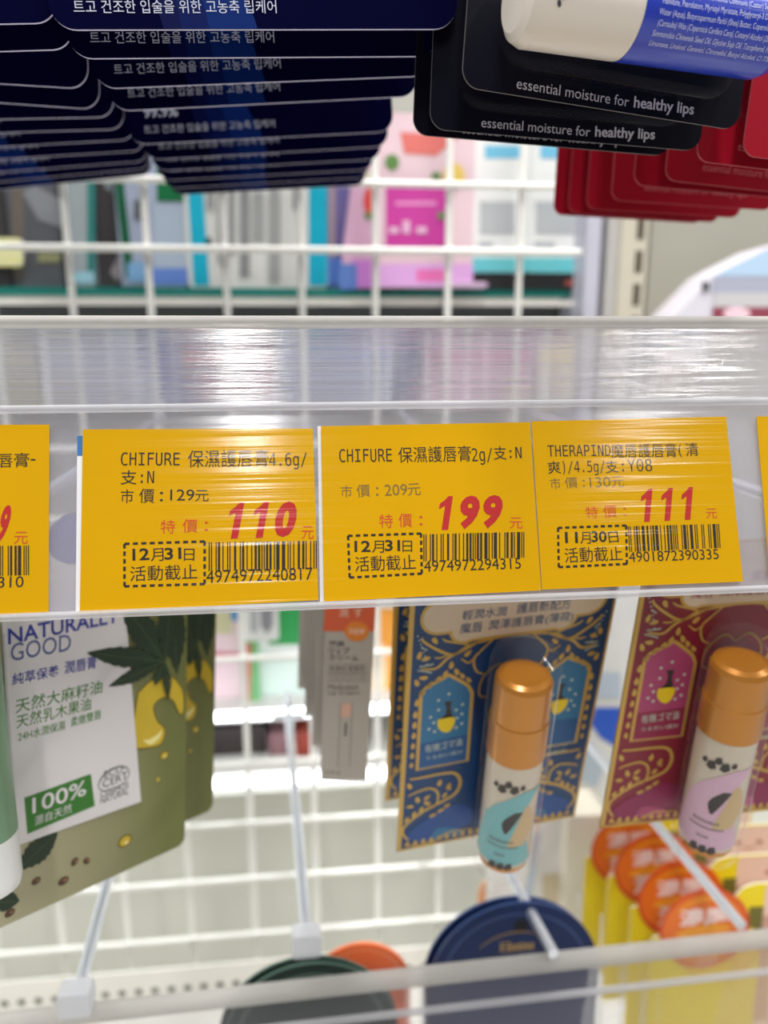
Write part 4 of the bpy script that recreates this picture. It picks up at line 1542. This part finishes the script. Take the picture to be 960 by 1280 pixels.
def yellow_card(label, fr):
    t = thing('lip_mask_card', label, 'lip balm card', fr, 'yellow face cards on the outer hook')
    b = MB()
    z = 0.00008
    cx, cy, r = 0.034, YH - 0.0255, 0.0245
    b.prism([(0.006, 0), (YW, 0), (YW, YH), (0.060, YH), (0.054, YH - 0.002), (cx, cy), (0.006, cy - 0.004)], -0.0010, 0, YEL, YEL_EDGE)
    # face photo on the far half
    b.poly(rrect(0.066, 0.002, YW - 0.001, YH - 0.001, 0.002, 4), z, SKIN)
    b.poly([(0.066, YH - 0.020), (0.066, 0.03), (0.074, 0.03), (0.071, YH - 0.02)], z * 2, SKIN_DK)
    for dx in (0.0845, 0.0975):
        b.poly(ellipse(dx, YH - 0.0115, 0.0026, 0.0011, 0.25 if dx < 0.09 else -0.25, 12), z * 2, LIPS)
    b.poly(smooth_path([(0.083, YH - 0.013), (0.088, YH - 0.0155), (0.091, YH - 0.0165), (0.094, YH - 0.0155), (0.099, YH - 0.013), (0.091, YH - 0.0145), (0.083, YH - 0.013)], 4)[:-1], z * 2, SKIN_DK)
    b.poly(smooth_path([(0.076, YH - 0.032), (0.086, YH - 0.0285), (0.091, YH - 0.0298), (0.096, YH - 0.0285), (0.106, YH - 0.032), (0.096, YH - 0.039), (0.086, YH - 0.039), (0.076, YH - 0.032)], 4)[:-1], z * 2, LIPS)
    b.stroke(smooth_path([(0.076, YH - 0.032), (0.086, YH - 0.0325), (0.091, YH - 0.0335), (0.096, YH - 0.0325), (0.106, YH - 0.032)], 4), 0.0008, z * 3, mat('lip_line_print', (120, 50, 46), 0.5))
    b.poly([(0.058, YH - 0.014), (0.066, YH - 0.014), (0.066, YH - 0.030), (0.058, YH - 0.026)], z * 2, OLIVE)
    b.build('printed_card', t)
    b = MB()
    b.prism(ellipse(cx, cy, r, r, 0, 40), 0.0002, 0.0010, ORG_RED, ORG_RED)
    w0 = 0.0010
    b.poly(ellipse(cx - 0.0004, cy + 0.0012, r * 0.93, r * 0.90, 0, 36), w0 + z, ORG)
    b.stroke([(cx + r * .78 * math.cos(a), cy + r * .78 * math.sin(a)) for a in [0.6 + 1.9 * i / 14 for i in range(15)]], 0.0022, w0 + z * 2, ORG_LT, taper=True)
    b.poly(ellipse(cx - 0.001, cy - 0.001, r * .62, r * .16, 0.1, 20), w0 + z * 2, ORG_LT)
    b.text('濃厚', (cx - 0.0145, cy + 0.0025), (cx + 0.0125, cy + 0.0030), 0.0108, w0 + z * 3, BADGE_TXT, bold=0.03)
    b.text('潤', (cx - 0.0125, cy - 0.0165), (cx + 0.0005, cy - 0.0160), 0.0130, w0 + z * 3, BADGE_TXT, bold=0.03)
    b.build('badge', t)
    b = MB()
    b.tube([(0.003, 0.002, 0.0006), (0.003, YH - 0.055, 0.0006)], 0.0005, CHROME_SOFT, 6)
    b.build('foil_seam', t)
    return t


yfirst = None
for i, (Y, c) in enumerate(zip(yrow, ycen)):
    C0 = atY(*c, Y)
    fr = Frame(C0, (1, -0.05, 0.02), (0, 0, 1))
    fr = fr.moved(-0.034, -(YH - 0.0255), 0)
    lab = ['yellow card with an orange badge, frontmost, cut by the bottom rail', 'second yellow card with an orange badge, its whole badge in view', 'third yellow card with an orange badge, from the front of its row', 'hindmost yellow card with an orange badge, right under the wine red card'][i]
    yellow_card(lab, fr)

# ================================================================== ROUND CARDS ON THE BOTTOM TIER
NAVY_D = mat('round_navy', (10, 34, 80), 0.4, spec=0.3)
NAVY_E = mat('round_navy_edge', (44, 68, 116), 0.4)
GREEN_D, GREEN_E = mat('round_dark_green', (16, 38, 30), 0.4, spec=0.3), mat('round_green_edge', (70, 96, 84), 0.4)
ORANGE_D = mat('round_orange', (246, 110, 56), 0.45)
ORANGE_E = mat('round_orange_edge', (250, 140, 90), 0.45)


def round_card(label, top, Y, r, m, e, hole=None, gold=False, group=None, thick=0.0016, tilt=0.0):
    """a hanging card with a round head; top: where the crown of the head is seen"""
    T = atY(*top, Y)
    fr = Frame(T - Vector((0, 0, r)), (1, 0, tilt))
    t = thing('round_header_card', label, 'hanging card', fr, group)
    out = [(r * math.cos(a), r * math.sin(a)) for a in [math.pi * i / 30 for i in range(31)]] + [(-r, -0.05), (r, -0.05)]
    b = MB()
    b.prism(out, -thick, 0, m, e)
    b.stroke([(r * .86 * math.cos(a), r * .86 * math.sin(a)) for a in [math.pi * (0.1 + 0.8 * i / 30) for i in range(31)]], 0.0012, 0.0001, e)
    if hole:
        h = fr.uv(*hole)
        b.poly(ellipse(h[0], h[1], 0.0036, None, 0, 16), 0.0001, HOLE_BLACK)
    if gold:
        g_ = fr.uv(626, 1189)
        for i, (wd, hh) in enumerate(((0.0042, 0.0046), (0.003, 0.003), (0.003, 0.0034), (0.0028, 0.003))):
            x = g_[0] + 0.0049 * i * (0.9 if i else 1)
            b.stroke([(x, g_[1]), (x + wd, g_[1]), (x + wd, g_[1] + hh), (x, g_[1] + hh)], 0.0007, 0.0001, GOLD, closed=True)
            b.stroke([(x, g_[1] + hh * .5), (x + wd, g_[1] + hh * .5)], 0.0006, 0.00012, GOLD)
    b.build('header', t)
    if gold:
        b = MB()
        b.stroke([(r * .62 * math.cos(a), r * .62 * math.sin(a)) for a in [math.pi * (0.35 + 0.4 * i / 20) for i in range(21)]], 0.0007, 0.00012, GOLD_DK, taper=True)
        b.build('gold_line', t)
    return t


HOLE_BLACK = mat('hole_black', (16, 16, 20), 0.8)
round_card('navy round card with a punched hole and a small gold line of text', (648, 1129), 0.312, 0.0425, NAVY_D, NAVY_E, (651, 1157), True, 'navy round header cards')
round_card('navy round card showing as a rim behind the one with the gold text', (640, 1122), 0.322, 0.0440, NAVY_D, NAVY_E, None, False, 'navy round header cards', tilt=0.02)
round_card('dark green round card in front, close behind the bottom rail', (388, 1205), 0.2985, 0.0400, GREEN_D, GREEN_E, None, False, 'dark green round header cards')
round_card('dark green round card a little behind its twin, its rim showing above', (384, 1197), 0.3045, 0.0425, GREEN_D, GREEN_E, None, False, 'dark green round header cards')
round_card('bright orange round card behind the dark green ones', (450, 1180), 0.335, 0.026, ORANGE_D, ORANGE_E)
round_card('small peach round card far behind the navy ones', (628, 1092), 0.46, 0.017, mat('round_peach', (236, 170, 120), 0.5), mat('round_peach_edge', (240, 190, 150), 0.5))


# ================================================================== BACKGROUND PACKS
def pack(name, label, cat, x0, y0, x1, y1, Y, depth, m, deco=(), group=None, lean=0.0, side=None, shape=None, base=None):
    """a pack whose face fills x0..x1, y0..y1 of the photograph at distance Y; deco: (part, polygon px, material)"""
    A = atY(x0, y1, Y)
    B = atY(x1, y1, Y)
    C_ = atY(x0, y0, Y)
    A.z = (A.z + B.z) / 2
    if base is not None:
        A.z = base
    B.z = A.z
    fr = Frame(A.lerp(B, 0.5), (1, 0, 0))
    hw, h = (B - A).length / 2, C_.z - A.z
    t = thing(name, label, cat, fr, group)
    b = MB()
    if shape:
        b.prism([fr.uv(*p) for p in shape], -depth, 0, m, side or m)
    else:
        b.prism(rrect(-hw, 0, hw, h, min(0.003, hw * .3), 3), -depth, 0, m, side or m)
    b.build('body', t)
    g = {}
    for k, (part, pts, mm) in enumerate(deco):
        mb = g.setdefault(part, MB())
        mb.poly([(x, max(y, 0.0004) if not shape else y) for x, y in (fr.uv(*p) for p in pts)], 0.0003 + 0.0002 * k, mm)
    for part, mb in g.items():
        mb.build(part, t)
    return t


R4 = lambda x0, y0, x1, y1: [(x0, y1), (x1, y1), (x1, y0), (x0, y0)]
gz = SHELF_G + 0.0002
GREYD, GREYM, GREYL = mat('charcoal_pack', (46, 44, 46), 0.5), mat('slate_pack', (96, 98, 104), 0.4, noise=0.2, nscale=20), mat('cool_grey_pack', (158, 168, 172), 0.45, noise=0.06, nscale=30)
TEALD, CYAN, DKG = mat('teal_band', (50, 128, 124), 0.4), mat('cyan_band', (14, 176, 206), 0.4), mat('bottle_green_band', (10, 92, 58), 0.4)
LILAC = mat('lilac_pack', (168, 178, 200), 0.4, noise=0.05, nscale=30)
PALE = mat('pale_grey_box', (222, 223, 218), 0.5, noise=0.04, nscale=40)
MIDG = mat('mid_grey_print', (140, 142, 142), 0.5)
BLUEL = mat('soft_blue_print', (104, 140, 214), 0.4)
pack('pouch', 'charcoal pouch at the edge of the glass shelf', 'pouch', -70, 150, 14, 357, 0.605, 0.06, GREYD, base=gz)
pack('pouch', 'slate grey pouch behind the polka dot card', 'pouch', 12, 165, 80, 355, 0.612, 0.05, GREYM, [('print_block', R4(14, 170, 30, 350), mat('warm_grey_print', (108, 100, 92), 0.5)), ('print_block', [(28, 240), (44, 232), (78, 250), (78, 285), (48, 275)], mat('light_slate_print', (140, 144, 150), 0.5)), ('print_block', R4(48, 316, 76, 328), mat('khaki_print', (150, 150, 110), 0.5))], base=gz)
t = pack('polka_dot_card', 'pale yellow polka dot card clipped low at the picture edge', 'card', -14, 297, 29, 333, 0.60, 0.002, mat('pale_yellow_card', (226, 222, 140), 0.5), base=None)
b = MB()
for i in range(5):
    for j in range(4):
        b.poly(ellipse(-0.0095 + 0.0048 * i + 0.0024 * (j % 2), 0.0025 + 0.005 * j, 0.0013, None, 0, 10), 0.0003, WHITE_PAPER)
b.build('dots', t)
pack('pouch', 'cool grey pack with a teal stripe beside the slate pouch', 'pouch', 84, 160, 119, 357, 0.607, 0.05, GREYL, [('side_stripe', R4(109, 165, 119, 350), TEALD), ('foot_band', R4(86, 340, 118, 354), mat('pale_cyan_print', (160, 206, 222), 0.4))], base=gz)
pack('pouch', 'dark pack with a pale flash standing behind the green spined pack', 'pouch', 119, 165, 152, 356, 0.62, 0.05, mat('dark_taupe_pack', (78, 74, 74), 0.5), [('flash', [(130, 210), (140, 214), (141, 240), (131, 235)], GREYL), ('foot_flash', [(138, 340), (150, 315), (155, 345), (146, 352)], mat('rose_grey_print', (184, 168, 170), 0.5))], base=gz)
pack('pouch', 'pale lilac pack with a dark green slanting spine', 'pouch', 140, 165, 192, 357, 0.606, 0.05, LILAC, [('spine', [(157, 350), (167, 340), (148, 165), (136, 165)], DKG), ('foot_band', R4(160, 328, 190, 352), mat('sky_blue_print', (130, 178, 220), 0.4)), ('small_mark', R4(168, 250, 176, 275), GREYM)], base=gz, shape=[(153, 357), (192, 357), (192, 165), (137, 165)])
pack('pouch', 'pale blue grey pack with a green top panel', 'pouch', 190, 165, 236, 357, 0.604, 0.05, LILAC, [('top_panel', R4(196, 165, 236, 252), mat('leaf_green_print', (14, 110, 62), 0.4)), ('face_panel', R4(193, 256, 234, 335), mat('mist_print', (176, 190, 208), 0.4)), ('foot_band', R4(190, 335, 236, 356), BLUEL)], base=gz)
t = pack('carton', 'large pale grey carton with bright cyan edges', 'box', 236, 165, 410, 357, 0.602, 0.06, PALE,
         [('cyan_edge', [(242, 357), (262, 357), (249, 165), (230, 165)], CYAN), ('cyan_side', R4(386, 165, 409, 357), CYAN)], base=gz)
b = MB()
fr = Frame(t.matrix_world.translation, (1, 0, 0))
for x, y0, x1, y1, mm in ((286, 235, 293, 318, MIDG), (300, 232, 312, 345, MIDG), (316, 240, 330, 300, mat('soft_grey_print', (160, 162, 160), 0.5)), (336, 236, 350, 352, mat('soft_grey_print', (160, 162, 160), 0.5)), (366, 235, 372, 262, MIDG), (258, 297, 264, 313, GREYD), (272, 240, 278, 330, mat('soft_grey_print', (160, 162, 160), 0.5)), (258, 240, 268, 262, mat('soft_grey_print', (160, 162, 160), 0.5))):
    b.poly([fr.uv(*p) for p in R4(x, y0, x1, y1)], 0.001, mm)
b.build('printed_columns', t)
pack('pouch', 'violet blue pack squeezed between the carton and the pink bag', 'pouch', 410, 170, 446, 357, 0.616, 0.05, mat('violet_pack', (118, 112, 168), 0.45), [('pale_stripe', R4(411, 175, 419, 330), mat('mauve_print', (176, 156, 164), 0.5)), ('foot_band', R4(410, 322, 446, 356), mat('cornflower_print', (96, 140, 222), 0.4))], base=gz)
PINK, PINKD, MAG = mat('pale_pink_pack', (230, 186, 214), 0.4, noise=0.05, nscale=40), mat('rose_print', (214, 76, 100), 0.4), mat('magenta_print', (204, 62, 160), 0.4)
CREAMP = mat('cream_pack_print', (226, 222, 206), 0.45)
FRUIT, LEAFG = mat('fruit_red_print', (226, 74, 66), 0.4), mat('leaf_print_green', (96, 140, 70), 0.5)
pack('pouch', 'pink pouch with a cream top behind the magenta panelled one', 'pouch', 424, 150, 500, 363, 0.600, 0.02, PINK, [('top_band', R4(440, 212, 500, 224), CREAMP), ('fruit_print', ellipse(466, 252, 12, 20), FRUIT), ('fruit_print', ellipse(460, 270, 5, 5), LEAFG), ('foot_band', R4(440, 325, 500, 360), mat('orchid_print', (216, 140, 226), 0.4)), ('side_fade', [(424, 330), (446, 330), (446, 362), (424, 362)], BLUEL)], base=gz, shape=[(430, 363), (500, 363), (500, 150), (478, 150), (455, 205), (440, 225), (428, 320)])
pack('pouch', 'pink pouch with a magenta panel and fruit print', 'pouch', 470, 140, 590, 366, 0.590, 0.02, mat('soft_pink_pack', (236, 208, 216), 0.4, noise=0.05, nscale=40),
     [('fruit_print', [(500, 165), (575, 170), (545, 195), (505, 192)], mat('coral_print', (228, 120, 112), 0.4)), ('fruit_print', ellipse(490, 203, 9, 10), LEAFG), ('fruit_print', ellipse(545, 220, 6, 5), LEAFG), ('fruit_print', ellipse(567, 220, 14, 16), mat('lemon_print', (236, 206, 110), 0.4)),
      ('magenta_panel', R4(482, 234, 557, 308), MAG), ('panel_text', R4(494, 252, 545, 257), mat('pink_text_print', (236, 150, 206), 0.4)), ('panel_text', R4(486, 284, 498, 292), PINK), ('panel_text', R4(503, 276, 512, 292), PINK), ('panel_text', R4(520, 284, 533, 292), PINK), ('fruit_print', ellipse(551, 270, 5, 5), LEAFG),
      ('foot_band', R4(474, 330, 590, 362), mat('light_orchid_print', (230, 176, 234), 0.4)), ('foot_band', R4(520, 337, 560, 352), mat('hot_pink_print', (242, 120, 190), 0.4))], base=gz)
pack('pouch', 'dark mauve pack glimpsed between the pink pouch and the white packs', 'pouch', 572, 180, 602, 345, 0.64, 0.04, mat('mauve_pack', (120, 104, 120), 0.5), base=gz)
WHT, AQUA = mat('white_pack', (244, 247, 245), 0.4, noise=0.03, nscale=40), mat('aqua_print', (110, 206, 214), 0.35)
for (x0, x1, nm) in ((588, 660, 'white pack with a sky blue label, next to the pink pouch'), (657, 737, 'white pack with a sky blue label, beside the grey upright post')):
    pack('pouch', nm, 'pouch', x0, 150, x1, 347, 0.600, 0.03, WHT,
         [('blue_label', R4(x0 + 18, 182, x1 - 8, 198), mat('sky_label_print', (118, 200, 232), 0.4)), ('grey_text', R4(x0 + 12, 252, x1 - 16, 292), mat('pale_grey_print', (188, 194, 196), 0.5)), ('grey_text', R4(x0 + 10, 302, x1 - 44, 314), mat('pale_grey_print', (188, 194, 196), 0.5)), ('foot_band', R4(x0, 322, x1, 345), AQUA)], group='white packs with sky blue labels', base=SHELF_G + 0.012)
pack('tray', 'black block filling the dark gap under the white packs', 'tray', 586, 344, 738, 362, 0.598, 0.10, mat('black_gap_block', (30, 30, 32), 0.4), [('sticker', R4(706, 350, 726, 357), mat('rust_print', (150, 70, 60), 0.5))], base=gz)  # black block put in for the dark, shaded gap below the packs
pack('tray', 'low lilac tray at the foot of the pink pouch', 'tray', 556, 352, 610, 367, 0.586, 0.012, mat('lilac_tray', (206, 178, 206), 0.4), base=gz)

# upright post and the far bay
t = thing('upright_post', 'pale grey shelf upright post with a column of slots', 'post', Frame(atY(765, 400, 0.575), (1, 0, 0)))
fr = Frame(atY(765, 400, 0.575), (1, 0, 0))
xa = lambda x: fr.uv(x, 400)[0]
b = MB()
b.box(xa(727), xa(744), -0.42, 0.36, -0.05, 0.002, mat('lilac_steel', (196, 196, 210), 0.4))
b.box(xa(744), xa(754), -0.42, 0.36, -0.05, -0.006, mat('dark_groove', (130, 128, 136), 0.5))
b.box(xa(754), xa(768), -0.42, 0.36, -0.05, 0.0, mat('post_grey', (196, 194, 190), 0.4))
b.box(xa(768), xa(800), -0.42, 0.36, -0.05, 0.004, mat('post_cream', (206, 200, 182), 0.4))
b.box(xa(800), xa(808), -0.42, 0.36, -0.05, -0.01, mat('post_tan', (176, 164, 140), 0.5))
b.build('column', t)
b = MB()
for i in range(18):
    z_ = fr.uv(790, 382)[1] + 0.0235 * (i - 9)
    b.box(xa(786), xa(795), z_, z_ + 0.0155, 0.004, 0.0044, mat('slot_dark', (88, 78, 66), 0.7))
o = b.build('slots', t)
o['kind'] = 'stuff'
t = pack('bay_panel', 'beige grey side panel of the next bay beyond the upright post', 'panel', 806, 120, 1100, 410, 0.64, 0.01, mat('beige_grey_panel', (166, 164, 152), 0.5, noise=0.04, nscale=12))
t = pack('pouch', 'white and pale blue pack with a slanted top beside the next bay', 'pouch', 834, 310, 1010, 402, 0.56, 0.04, mat('white_violet_pack', (224, 220, 232), 0.4),
         [('blue_top', [(893, 345), (1000, 345), (1000, 300), (960, 312), (912, 335)], mat('pale_blue_print', (186, 214, 240), 0.4)), ('grey_band', R4(890, 346, 1005, 366), mat('silver_blue_print', (176, 180, 198), 0.4)), ('foot_print', R4(892, 366, 1005, 384), mat('silver_print', (206, 204, 206), 0.4)), ('foot_print', R4(890, 384, 1005, 400), mat('wine_print', (150, 70, 86), 0.4)), ('foot_print', ellipse(920, 392, 17, 8), mat('pink_white_print', (250, 214, 226), 0.4)), ('dark_clip', R4(876, 352, 886, 364), GREYM)],
         shape=[(836, 402), (1010, 402), (1010, 296), (960, 310), (912, 334), (893, 345)])

# ---- packs on the back shelves, lower bay
za = SHELF_A + 0.0002
zb = SHELF_B + 0.0002
PKB = mat('blush_box', (236, 208, 214), 0.45)
pack('carton', 'blush pink carton with a rose band on the lit back shelf', 'box', 225, 742, 307, 897, 0.60, 0.05, PKB, [('rose_band', R4(225, 815, 306, 826), mat('rose_band_print', (206, 110, 128), 0.4)), ('foot_band', R4(225, 888, 306, 897), PINKD), ('olive_patch', R4(225, 745, 290, 792), mat('straw_print', (206, 200, 160), 0.5)), ('grey_text', R4(272, 876, 296, 884), mat('pale_grey_print'  , (188, 194, 196), 0.5))], base=za)
pack('carton', 'narrow carton with red and green edges between the blush and white ones', 'box', 305, 742, 326, 896, 0.592, 0.05, mat('leaf_box', (104, 176, 110), 0.45), [('red_edge', R4(305, 804, 314, 895), mat('brick_print', (196, 92, 78), 0.45)), ('pale_top', R4(305, 742, 326, 800), WHT)], base=za)
pack('carton', 'white carton with a green top on the lit back shelf', 'box', 322, 742, 398, 894, 0.60, 0.05, WHT, [('green_top', R4(336, 745, 398, 806), mat('emerald_print', (44, 160, 82), 0.4)), ('mint_face', R4(328, 815, 396, 880), mat('mint_white_print', (218, 234, 226), 0.4))], base=za)
pack('hang_card', 'white card with a grey arch print hanging against the grid', 'card', 307, 735, 349, 801, 0.535, 0.002, WHT, [('grey_arch', R4(313, 742, 322, 790), mat('pale_grey_print', (188, 194, 196), 0.5)), ('grey_arch', [(325, 742), (341, 742), (341, 782), (334, 792), (326, 782)], mat('arch_grey_print', (150, 152, 160), 0.5))])
pack('hang_card', 'small blue tab hanging on the grid beside the white arch card', 'card', 289, 735, 304, 776, 0.54, 0.002, mat('azure_print', (92, 150, 206), 0.4))
pack('carton', 'orange carton seen between the white box and the blue ornate card', 'box', 460, 742, 500, 893, 0.60, 0.05, mat('amber_box', (238, 160, 60), 0.45), [('cream_face', R4(460, 806, 482, 885), mat('cream_face_print', (240, 214, 180), 0.5)), ('cream_top', R4(460, 744, 500, 760), CREAMP)], base=za)
pack('display_box', 'dark brown box on the lower back shelf', 'box', 225, 913, 334, 962, 0.61, 0.10, mat('dark_brown_box', (64, 54, 52), 0.5, noise=0.2, nscale=25), [('grey_foot', R4(225, 948, 334, 960), mat('dim_grey_print', (110, 104, 102), 0.5))], base=zb)
pack('display_box', 'plum box next to the dark brown one', 'box', 337, 917, 362, 960, 0.605, 0.08, mat('plum_box', (150, 110, 116), 0.5), base=zb)
pack('display_box', 'brick red box beside the plum one', 'box', 371, 915, 389, 960, 0.60, 0.08, mat('brick_red_box', (160, 62, 44), 0.5), base=zb)
# white pouches on the far side of the ornate cards
pack('pouch', 'white pouch with a blue corner glimpsed between the ornate cards', 'pouch', 688, 735, 812, 1042, 0.50, 0.012, mat('pearl_pouch', (226, 226, 224), 0.35, noise=0.05, nscale=50), [('blue_corner', [(738, 905), (750, 922), (772, 935), (784, 900), (780, 884), (744, 884)], mat('royal_blue_print', (40, 90, 200), 0.4)), ('grey_wave', [(728, 925), (756, 955), (745, 985), (726, 975)], mat('mist_grey_print', (186, 200, 214), 0.4)), ('grey_block', R4(740, 840, 775, 872), mat('mist_grey_print', (186, 200, 214), 0.4))])
pack('pouch', 'clear wrapped white pouch standing under the blue ornate card', 'pouch', 612, 1000, 704, 1150, 0.44, 0.012, mat('cloud_pouch', (224, 222, 218), 0.3, noise=0.05, nscale=50), [('tan_fold', R4(678, 1092, 698, 1150), mat('tan_fold_print', (206, 192, 160), 0.5)), ('grey_fold', [(668, 1040), (676, 1040), (664, 1120), (656, 1120)], mat('mist_grey_print', (186, 200, 214), 0.4))])
pack('carton', 'cream carton standing beside the yellow face cards', 'box', 700, 1022, 752, 1200, 0.43, 0.03, mat('cream_carton', (232, 226, 208), 0.5))


# ---- packs hanging on the far side of the grid, seen through the ridged rail
far = [
    ('olive grey pack hanging behind the grid at the edge, blurred through the ridged rail', -60, 52, (170, 164, 140), (206, 196, 150)),
    ('pale lilac pack hanging behind the grid, blurred through the ridged rail above the 110 tag', 56, 198, (206, 204, 222), (196, 206, 232)),
    ('royal blue pack hanging behind the grid, blurred through the ridged rail', 201, 228, (60, 60, 160), (74, 84, 190)),
    ('plum grey pack with a red top hanging behind the grid and the ridged rail', 230, 346, (132, 116, 138), (206, 76, 92)),
    ('soft blue striped pack hanging behind the grid and the ridged rail', 350, 492, (196, 200, 222), (150, 172, 232)),
    ('indigo pack hanging behind the grid, blurred through the ridged rail', 496, 522, (84, 84, 136), (96, 100, 160)),
    ('dusty pink pack hanging behind the grid, blurred through the ridged rail', 528, 664, (214, 188, 202), (206, 130, 168)),
    ('pale lemon pack hanging behind the grid, blurred through the ridged rail', 668, 714, (216, 204, 196), (230, 214, 140)),
]
for k, (lab, x0, x1, c, c2) in enumerate(far):
    A, B_ = atY(x0, 512, 0.537), atY(x1, 512, 0.537)
    top = atY(x0, 424, 0.537)
    fr = Frame(Vector(((A.x + B_.x) / 2, 0.537, A.z)), (1, 0, 0))
    hw, h = (B_ - A).length / 2, top.z - A.z
    t = thing('hanging_pack', lab, 'pack', fr, 'packs hanging behind the grid')
    b = MB()
    o_ = rrect(-hw, 0, hw, h, min(0.004, hw * 0.4), 4)
    b.prism(o_, -0.008, 0, mat('far_pack_%d' % k, c, 0.5))
    b.build('pouch_body', t)
    b = MB()
    b.box(-hw + 0.002, hw - 0.002, h * 0.62, h * 0.9, 0.0, 0.0006, mat('far_band_%d' % k, c2, 0.5))
    b.build('top_band', t)
